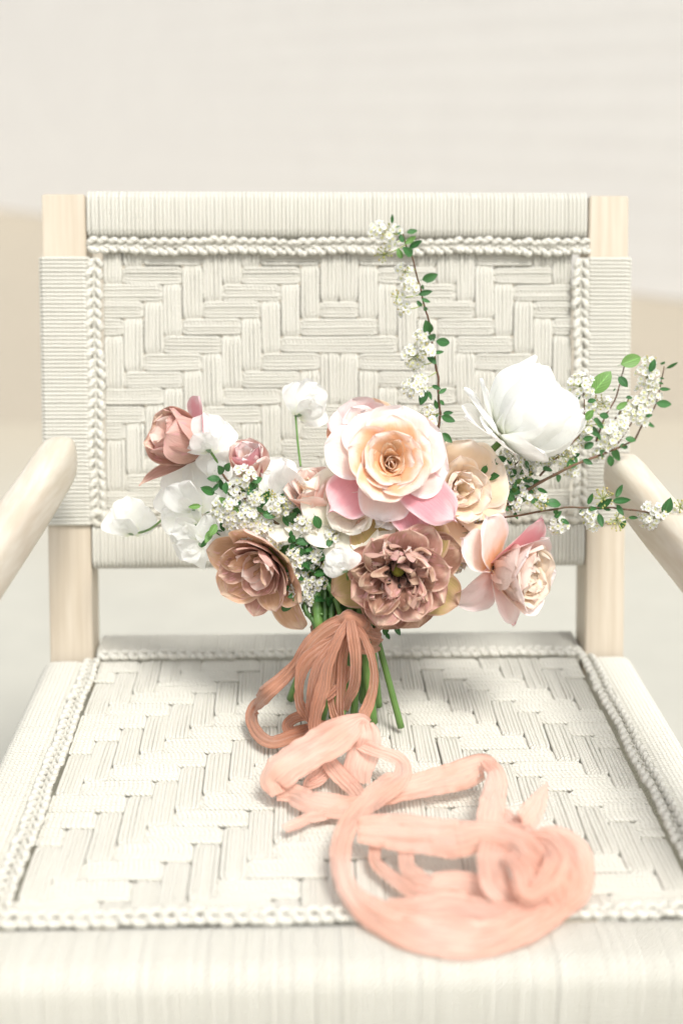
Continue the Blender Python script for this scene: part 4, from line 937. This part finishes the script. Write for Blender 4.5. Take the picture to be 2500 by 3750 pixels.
for i in range(26):
    x = rng.uniform(960, 1300); y = rng.uniform(1390, 1560); a = rng.uniform(0, 6.28); l = rng.uniform(50, 80)
    leaf(_g if x < 0 else bpy.data.objects['blossom_sprig.004'], at(*cB(x, y), Y=-.140+rng.uniform(-.004, .006)), at(*cB(x+l*math.cos(a), y+l*math.sin(a)), Y=-.140+rng.uniform(-.010, .006)))
# foliage low in the bunch, hanging leaf by the knot
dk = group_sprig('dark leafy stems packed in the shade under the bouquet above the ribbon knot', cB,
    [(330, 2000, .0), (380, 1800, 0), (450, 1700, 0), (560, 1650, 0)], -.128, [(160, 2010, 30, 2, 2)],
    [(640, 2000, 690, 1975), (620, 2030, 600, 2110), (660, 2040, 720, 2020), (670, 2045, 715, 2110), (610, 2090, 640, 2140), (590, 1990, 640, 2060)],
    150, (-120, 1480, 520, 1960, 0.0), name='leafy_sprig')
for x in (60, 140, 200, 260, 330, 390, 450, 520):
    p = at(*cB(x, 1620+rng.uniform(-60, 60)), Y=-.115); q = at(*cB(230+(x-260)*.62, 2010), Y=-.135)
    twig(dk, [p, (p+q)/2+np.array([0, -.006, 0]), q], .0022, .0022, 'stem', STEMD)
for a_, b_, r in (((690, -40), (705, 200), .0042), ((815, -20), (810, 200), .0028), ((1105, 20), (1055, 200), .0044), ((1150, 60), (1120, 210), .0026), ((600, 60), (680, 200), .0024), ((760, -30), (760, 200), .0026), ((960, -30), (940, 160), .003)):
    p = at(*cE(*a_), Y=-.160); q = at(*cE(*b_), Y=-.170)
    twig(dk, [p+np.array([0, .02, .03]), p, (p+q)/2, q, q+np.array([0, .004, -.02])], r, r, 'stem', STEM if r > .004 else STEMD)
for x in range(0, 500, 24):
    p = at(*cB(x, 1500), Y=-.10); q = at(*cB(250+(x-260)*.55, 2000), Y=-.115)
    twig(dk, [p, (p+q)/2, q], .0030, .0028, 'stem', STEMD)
# sweet pea tendrils and light green calyx by the nodding tulip
for (a, b_), (c_, d_) in (((500, 1185), (700, 1300)), ((600, 1420), (680, 1290)), ((690, 770), (790, 960))):
    pass

# ------------------------------------------------------------------ ribbons
def ribbon(name, parent, pts, mat, n=70, nu=17, pleats=4, pamp=.0012, seed=0, n0=(0, -.75, .66), gather=1.0):
    """pts: (x, y, conv, width in photo px, Y or z spec, roll) ; spec ('z', h) lies above the seat, ('Y', y) hangs at that depth"""
    rows = []
    for cv, x, y, w, sp, roll in pts:
        p = at(*cv(x, y), z=sp[1]) if sp[0] == 'z' else at(*cv(x, y), Y=sp[1])
        dist = np.linalg.norm(p-CAM); rows.append([*p, w*dist/FPX, R_(roll)])
    Q = crom(rows, n); P = Q[:, :3]; T = np.gradient(P, axis=0); T /= np.linalg.norm(T, axis=1)[:, None]
    wf = 1.04 if mat is SILKT else 1.0
    N0 = nrm(n0); u = np.linspace(-1, 1, nu); G = np.zeros((n, nu, 3)); prev = None
    L = np.concatenate([[0], np.cumsum(np.linalg.norm(np.diff(P, axis=0), axis=1))])
    for i in range(n):
        B = np.cross(T[i], N0)
        if np.linalg.norm(B) < .25 and prev is not None: B = prev
        B = nrm(B)
        if prev is not None:
            if B@prev < 0: B = -B
            B = nrm(B*.45+prev*.55); B = nrm(B-T[i]*(B@T[i]))
        prev = B; N = np.cross(B, T[i])
        if N@N0 < 0: N = -N
        r = Q[i, 4]
        w = max(.001, Q[i, 3])/2*wf*(1+.22*mnoise.noise((L[i]*32, seed, 0))+.08*mnoise.noise((L[i]*120, seed, 3))); r = r+.5*mnoise.noise((L[i]*20, seed*2.2, 6))
        Bb = B*math.cos(r)+N*math.sin(r); Nn = N*math.cos(r)-B*math.sin(r)
        for j in range(nu):
            tight = gather*min(1., .016/max(.004, w*2))
            f = math.sin(u[j]*math.pi*pleats+2.2*mnoise.noise((L[i]*18, seed*3.7, 1))*2)*.6+math.sin(u[j]*pleats*7.1+L[i]*12+seed)*.35
            lf = mnoise.noise((L[i]*22, u[j]*1.1, seed+5.))
            bow = -(u[j]**2)*w*.10
            G[i, j] = P[i]+Bb*u[j]*w+Nn*(f*pamp*tight+lf*.006*(1-tight*.6)+(1-tight)*.0028*abs(math.sin(u[j]*2.8+seed+L[i]*7+2*mnoise.noise((L[i]*11, seed, 2))))+(1-tight)*.0035*mnoise.noise((L[i]*55, u[j]*2.2, seed+3.))+bow+abs(u[j])**3*.0022*mnoise.noise((L[i]*150, u[j], seed+1.)))+T[i]*mnoise.noise((L[i]*40, u[j], seed+9.))*.0008
    # cloth settles on the seat instead of passing through it
    z = G[..., 2]; lo = .0022; k = .004
    G[..., 2] = lo+k*np.log1p(np.exp(np.clip((z-lo)/k, -30, 30)))
    b = MB(); UV = np.stack(np.broadcast_arrays((u*.5+.5)[None, :]*1.0, (L*9)[:, None]), -1)
    b.grid(G, UV); o = b.build(name, mat, parent)
    md = o.modifiers.new('smooth', 'SUBSURF'); md.levels = 1; md.render_levels = 1
    return o
E1, F1 = cE, cF
rt = empty('silk_ribbon', (0, 0, 0)); tag(rt, 'terracotta silk ribbon tied round the stems, its gathered loops hanging down to the seat', 'ribbon')
k = rt
Y = lambda v: ('Y', v)
Z = lambda v: ('z', v)
# band round the stems
b = MB(); n = 60; nu = 15; G = np.zeros((n, nu, 3))
for i in range(n):
    a = 2*math.pi*i/(n-1)-math.pi/2
    for j in range(nu):
        u = j/(nu-1)-.5; rr = .0305+.0014*math.sin(u*26+2*mnoise.noise((a, 0, 0)))+.001*mnoise.noise((a*3, u*4, 2))
        sl_ = .010*math.sin(a)*0-.006*math.cos(a)
        G[i, j] = (TIE[0]+rr*math.cos(a)*1.0, TIE[1]+rr*math.sin(a)*.82, TIE[2]+u*.020*(1+.3*math.cos(a))+sl_-.006)
b.grid(G, np.stack(np.broadcast_arrays(np.linspace(0, 1, nu)[None], np.linspace(0, 3, n)[:, None]), -1)); b.build('ribbon_band', SILKT, rt)
ribbon('ribbon_loop', k, [(E1, 985, 165, 34, Y(-.186), 0), (E1, 850, 190, 48, Y(-.190), 0), (E1, 700, 290, 56, Y(-.190), 0), (E1, 600, 400, 56, Y(-.192), 0), (E1, 530, 520, 42, Y(-.190), 10), (E1, 410, 640, 48, Y(-.190), 0), (E1, 270, 760, 62, Y(-.192), 0), (E1, 180, 880, 56, Z(.020), 0),
    (E1, 160, 990, 44, Z(.014), 0), (E1, 220, 1110, 46, Z(.010), 0), (E1, 330, 1165, 50, Z(.010), 0), (E1, 480, 1120, 56, Z(.012), 0), (E1, 620, 1070, 56, Z(.014), 0), (E1, 720, 1040, 40, Z(.010), 0)], SILKT, n=110, seed=1, pleats=3)
ribbon('ribbon_loop', k, [(E1, 975, 185, 28, Y(-.192), 0), (E1, 880, 290, 34, Y(-.196), 0), (E1, 720, 390, 46, Y(-.198), 0), (E1, 600, 500, 52, Y(-.200), 0), (E1, 555, 640, 40, Y(-.202), 20), (E1, 545, 790, 36, Y(-.202), 20), (E1, 580, 900, 38, Y(-.200), 0), (E1, 680, 990, 36, Y(-.196), 0), (E1, 780, 1020, 24, Y(-.190), 0)], SILKT, n=90, seed=2, pleats=3)
ribbon('ribbon_loop', k, [(E1, 950, 160, 26, Y(-.194), 0), (E1, 880, 280, 34, Y(-.204), 0), (E1, 820, 420, 40, Y(-.210), 0), (E1, 770, 560, 46, Y(-.214), 0), (E1, 745, 700, 50, Y(-.218), 0), (E1, 700, 860, 50, Y(-.222), 0), (E1, 675, 1000, 42, Y(-.222), 0), (E1, 680, 1120, 34, Y(-.222), 0)], SILKT, n=80, seed=3, pleats=4)
ribbon('ribbon_loop', k, [(E1, 960, 190, 28, Y(-.194), 0), (E1, 800, 380, 36, Y(-.204), 0), (E1, 700, 530, 38, Y(-.208), 0), (E1, 660, 680, 36, Y(-.210), 0), (E1, 650, 820, 36, Y(-.210), 0), (E1, 640, 960, 32, Y(-.210), 0), (E1, 700, 1060, 26, Y(-.205), 0)], SILKT, n=80, seed=4, pleats=3)
ribbon('ribbon_loop', k, [(E1, 975, 160, 30, Y(-.196), 0), (E1, 990, 280, 40, Y(-.208), 0), (E1, 1010, 420, 42, Y(-.214), 0), (E1, 1015, 560, 40, Y(-.216), 0), (E1, 1000, 700, 40, Y(-.214), 0), (E1, 950, 810, 38, Y(-.208), 0), (E1, 915, 900, 30, Y(-.200), 0)], SILKT, n=80, seed=5, pleats=4)
ribbon('ribbon_loop', k, [(E1, 1000, 185, 24, Y(-.190), 0), (E1, 1075, 290, 28, Y(-.202), 0), (E1, 1130, 420, 30, Y(-.208), 0), (E1, 1160, 560, 30, Y(-.210), 0), (E1, 1158, 700, 34, Y(-.212), 0), (E1, 1120, 840, 38, Y(-.216), 0), (E1, 1080, 940, 40, Y(-.222), 0), (E1, 1090, 1040, 34, Y(-.228), 0)], SILKT, n=80, seed=6, pleats=3)
ribbon('ribbon_loop', k, [(E1, 955, 210, 24, Y(-.188), 0), (E1, 930, 340, 30, Y(-.198), 0), (E1, 905, 480, 34, Y(-.200), 0), (E1, 900, 620, 34, Y(-.202), 0), (E1, 890, 760, 34, Y(-.204), 0), (E1, 885, 880, 32, Y(-.204), 0), (E1, 890, 1000, 24, Y(-.2), 0)], SILKT, n=70, seed=7, pleats=3)
ribbon('ribbon_loop', k, [(E1, 970, 540, 24, Y(-.196), 0), (E1, 930, 640, 28, Y(-.200), 0), (E1, 840, 740, 30, Y(-.204), 0), (E1, 770, 800, 26, Y(-.206), 0)], SILKT, n=50, seed=8, pleats=3)
ribbon('ribbon_loop', k, [(E1, 900, 300, 26, Y(-.192), 0), (E1, 860, 460, 30, Y(-.196), 0), (E1, 840, 640, 30, Y(-.198), 0), (E1, 810, 800, 26, Y(-.202), 0), (E1, 830, 920, 28, Y(-.206), 0), (E1, 870, 1010, 24, Y(-.206), 0)], SILKT, n=60, seed=9, pleats=3)
ribbon('ribbon_loop', k, [(E1, 640, 940, 30, Z(.022), 0), (E1, 540, 950, 40, Z(.022), 0), (E1, 455, 1010, 40, Z(.016), 0), (E1, 490, 1070, 44, Z(.012), 0), (E1, 620, 1060, 48, Z(.014), 0), (E1, 760, 1030, 44, Z(.014), 0), (E1, 850, 1020, 30, Z(.012), 0)], SILKT, n=70, seed=10, pleats=4)
# knot
b = MB(); kn = at(*cE(972, 168), Y=-.184)
b.tube(crom([kn+np.array([-.012, .004, -.006]), kn+np.array([-.006, -.002, .003]), kn+np.array([.002, -.004, .005]), kn+np.array([.008, -.001, -.001]), kn+np.array([.012, .006, -.008])], 18), np.array([.003]+[.0062+.0012*math.sin(i*1.3) for i in range(16)]+[.003]), 14)
b.build('knot', SILKT, rt)
ribbon('ribbon_loop', k, [(E1, 1000, 200, 30, Y(-.184), 0), (E1, 1080, 235, 40, Y(-.182), 0), (E1, 1150, 265, 48, Y(-.176), 0), (E1, 1215, 285, 50, Y(-.160), 0)], SILKT, n=40, seed=11, pleats=4, pamp=.0016)

rp = empty('silk_ribbon', (0, -.25, 0)); tag(rp, 'sheer peach ribbon, strong light painted into its pale colour, trailing in wide tangled curls over the seat towards the front', 'ribbon')
kk = rp; MRP = Matrix.Translation((0, .25, 0))
def rb2(nm, par, pts, m, **q):
    o = ribbon(nm, par, [(c_, x, y, w*1.3, sp, r) for c_, x, y, w, sp, r in pts], m, **q); o.matrix_basis = MRP; return o
rb2('ribbon_loop', kk, [(E1, 1040, 1500, 60, Z(.012), 0), (E1, 1035, 1380, 80, Z(.014), 0), (E1, 1075, 1250, 90, Z(.022), 0), (E1, 1100, 1120, 76, Z(.036), 0), (E1, 1085, 1010, 50, Z(.044), 20)], SILKP, n=60, seed=21, pleats=4, pamp=.0009)
rb2('ribbon_loop', kk, [(E1, 1130, 1010, 22, Z(.042), 0), (E1, 1060, 975, 36, Z(.048), 0), (E1, 960, 1040, 84, Z(.046), 0), (E1, 820, 1130, 104, Z(.042), 0), (E1, 660, 1220, 104, Z(.038), 0), (E1, 500, 1320, 108, Z(.032), 0), (E1, 390, 1410, 100, Z(.026), 0), (E1, 330, 1490, 70, Z(.018), 0), (E1, 380, 1590, 40, Z(.012), 0)], SILKP, n=90, seed=22, pleats=1, pamp=.0003, nu=21)
rb2('ribbon_loop', kk, [(E1, 360, 1600, 40, Z(.008), 0), (E1, 490, 1590, 60, Z(.010), 0), (E1, 620, 1650, 72, Z(.012), 0), (E1, 760, 1680, 76, Z(.012), 0), (E1, 900, 1690, 74, Z(.012), 0), (E1, 1060, 1660, 50, Z(.012), 0)], SILKP, n=70, seed=23, pleats=2, pamp=.0007)
rb2('ribbon_loop', kk, [(E1, 760, 1240, 40, Z(.022), 0), (E1, 800, 1330, 46, Z(.018), 0), (E1, 880, 1430, 50, Z(.014), 0), (E1, 980, 1530, 46, Z(.010), 0), (E1, 1080, 1640, 36, Z(.008), 0)], SILKP, n=60, seed=24, pleats=4, pamp=.0014)
rb2('ribbon_loop', kk, [(E1, 780, 1420, 26, Z(.010), 0), (E1, 700, 1490, 30, Z(.008), 0), (E1, 620, 1520, 30, Z(.006), 0), (E1, 720, 1380, 34, Z(.012), 0), (E1, 800, 1290, 30, Z(.012), 0)], SILKP, n=60, seed=25, pleats=3, pamp=.0012)
rb2('ribbon_loop', kk, [(E1, 930, 1120, 26, Z(.030), 0), (E1, 1050, 1170, 34, Z(.030), 0), (E1, 1180, 1230, 36, Z(.028), 0), (E1, 1310, 1270, 40, Z(.026), 0), (E1, 1390, 1330, 40, Z(.024), 0), (E1, 1390, 1430, 56, Z(.024), 0), (E1, 1270, 1530, 72, Z(.024), 0), (E1, 1130, 1640, 64, Z(.026), 0),
    (F1, 200, 420, 60, Z(.028), 0), (F1, 145, 540, 58, Z(.026), 0), (F1, 140, 680, 54, Z(.022), 0), (F1, 180, 800, 64, Z(.016), 0), (F1, 290, 910, 86, Z(.012), 0), (F1, 470, 1010, 106, Z(.010), 0), (F1, 680, 1060, 116, Z(.010), 0), (F1, 880, 1070, 110, Z(.010), 0), (F1, 1080, 990, 104, Z(.012), 0), (F1, 1260, 870, 96, Z(.014), 0), (F1, 1370, 740, 96, Z(.018), 0), (F1, 1380, 600, 80, Z(.018), 0), (F1, 1280, 520, 60, Z(.014), 0)], SILKP, n=170, seed=26, pleats=2, pamp=.0007, nu=21)
rb2('ribbon_loop', kk, [(F1, 330, 320, 50, Z(.016), 0), (F1, 450, 280, 64, Z(.016), 0), (F1, 600, 240, 76, Z(.016), 0), (F1, 760, 200, 84, Z(.020), 0), (F1, 880, 150, 70, Z(.026), 0), (F1, 930, 170, 40, Z(.032), 10)], SILKP, n=60, seed=27, pleats=3, pamp=.0007)
rb2('ribbon_loop', kk, [(F1, 890, 120, 30, Z(.032), 0), (F1, 950, 190, 52, Z(.032), 0), (F1, 940, 300, 74, Z(.030), 0), (F1, 915, 410, 80, Z(.028), 0), (F1, 900, 500, 60, Z(.022), 0)], SILKP, n=50, seed=28, pleats=3, pamp=.0007)
rb2('ribbon_loop', kk, [(F1, 230, 480, 70, Z(.026), 0), (F1, 380, 490, 100, Z(.026), 0), (F1, 560, 510, 106, Z(.028), 0), (F1, 740, 530, 100, Z(.030), 0), (F1, 900, 510, 80, Z(.034), 0), (F1, 1040, 540, 84, Z(.036), 0), (F1, 1150, 640, 90, Z(.034), 0), (F1, 1250, 780, 90, Z(.026), 0), (F1, 1290, 860, 60, Z(.016), 0)], SILKP, n=90, seed=29, pleats=2, pamp=.0006, nu=21)
rb2('ribbon_loop', kk, [(F1, 320, 560, 34, Z(.012), 0), (F1, 320, 650, 36, Z(.010), 0), (F1, 400, 730, 40, Z(.010), 0), (F1, 520, 810, 44, Z(.010), 0), (F1, 660, 850, 50, Z(.012), 0), (F1, 800, 850, 50, Z(.012), 0)], SILKP, n=60, seed=30, pleats=3, pamp=.0008)
rb2('ribbon_loop', kk, [(F1, 480, 580, 44, Z(.014), 0), (F1, 490, 680, 50, Z(.012), 0), (F1, 590, 770, 60, Z(.014), 0), (F1, 720, 760, 70, Z(.016), 0), (F1, 840, 780, 70, Z(.016), 0), (F1, 900, 840, 50, Z(.014), 0)], SILKP, n=60, seed=31, pleats=2, pamp=.0007)
rb2('ribbon_loop', kk, [(F1, 960, 520, 70, Z(.028), 0), (F1, 930, 640, 90, Z(.030), 0), (F1, 960, 770, 96, Z(.026), 0), (F1, 1060, 850, 70, Z(.018), 0), (F1, 1180, 860, 60, Z(.014), 0), (F1, 1310, 830, 70, Z(.016), 0), (F1, 1370, 720, 90, Z(.020), 0), (F1, 1330, 600, 100, Z(.024), 0), (F1, 1230, 540, 80, Z(.026), 0), (F1, 1140, 560, 50, Z(.022), 0)], SILKP, n=110, seed=32, pleats=2, pamp=.0007, nu=21)
rb2('ribbon_loop', kk, [(F1, 380, 880, 40, Z(.006), 0), (F1, 520, 900, 76, Z(.008), 0), (F1, 700, 900, 96, Z(.010), 0), (F1, 880, 940, 100, Z(.012), 0), (F1, 1060, 950, 90, Z(.014), 0), (F1, 1240, 880, 70, Z(.016), 0), (F1, 1340, 780, 40, Z(.018), 0)], SILKP, n=70, seed=36, pleats=2, pamp=.001)
rb2('ribbon_loop', kk, [(F1, 1010, 600, 40, Z(.040), 0), (F1, 1080, 690, 60, Z(.040), 0), (F1, 1110, 800, 70, Z(.034), 0), (F1, 1190, 780, 60, Z(.034), 0), (F1, 1270, 640, 70, Z(.040), 0), (F1, 1220, 540, 60, Z(.038), 0), (F1, 1120, 520, 40, Z(.034), 0)], SILKP, n=80, seed=37, pleats=3, pamp=.0014)
rb2('ribbon_tail', kk, [(F1, 985, 380, 26, Z(.018), 0), (F1, 1040, 440, 46, Z(.022), 0), (F1, 1090, 450, 60, Z(.026), 0), (F1, 1150, 370, 58, Z(.032), 0), (F1, 1190, 300, 40, Z(.036), 0), (F1, 1215, 240, 6, Z(.040), 0)], SILKP, n=60, seed=33, pleats=2, pamp=.0007)
rb2('ribbon_loop', kk, [(F1, 1040, 420, 40, Z(.020), 0), (F1, 1120, 520, 50, Z(.028), 0), (F1, 1170, 600, 60, Z(.034), 0), (F1, 1120, 720, 60, Z(.026), 0), (F1, 1050, 660, 40, Z(.02), 0)], SILKP, n=60, seed=34, pleats=2, pamp=.0009)
rb2('ribbon_tail', kk, [(E1, 880, 1720, 30, Z(.008), 0), (E1, 740, 1770, 34, Z(.007), 0), (E1, 620, 1800, 36, Z(.006), 0), (E1, 520, 1850, 40, Z(.006), 0), (E1, 430, 1890, 34, Z(.005), 0)], SILKP, n=50, seed=35, pleats=2, pamp=.0007)
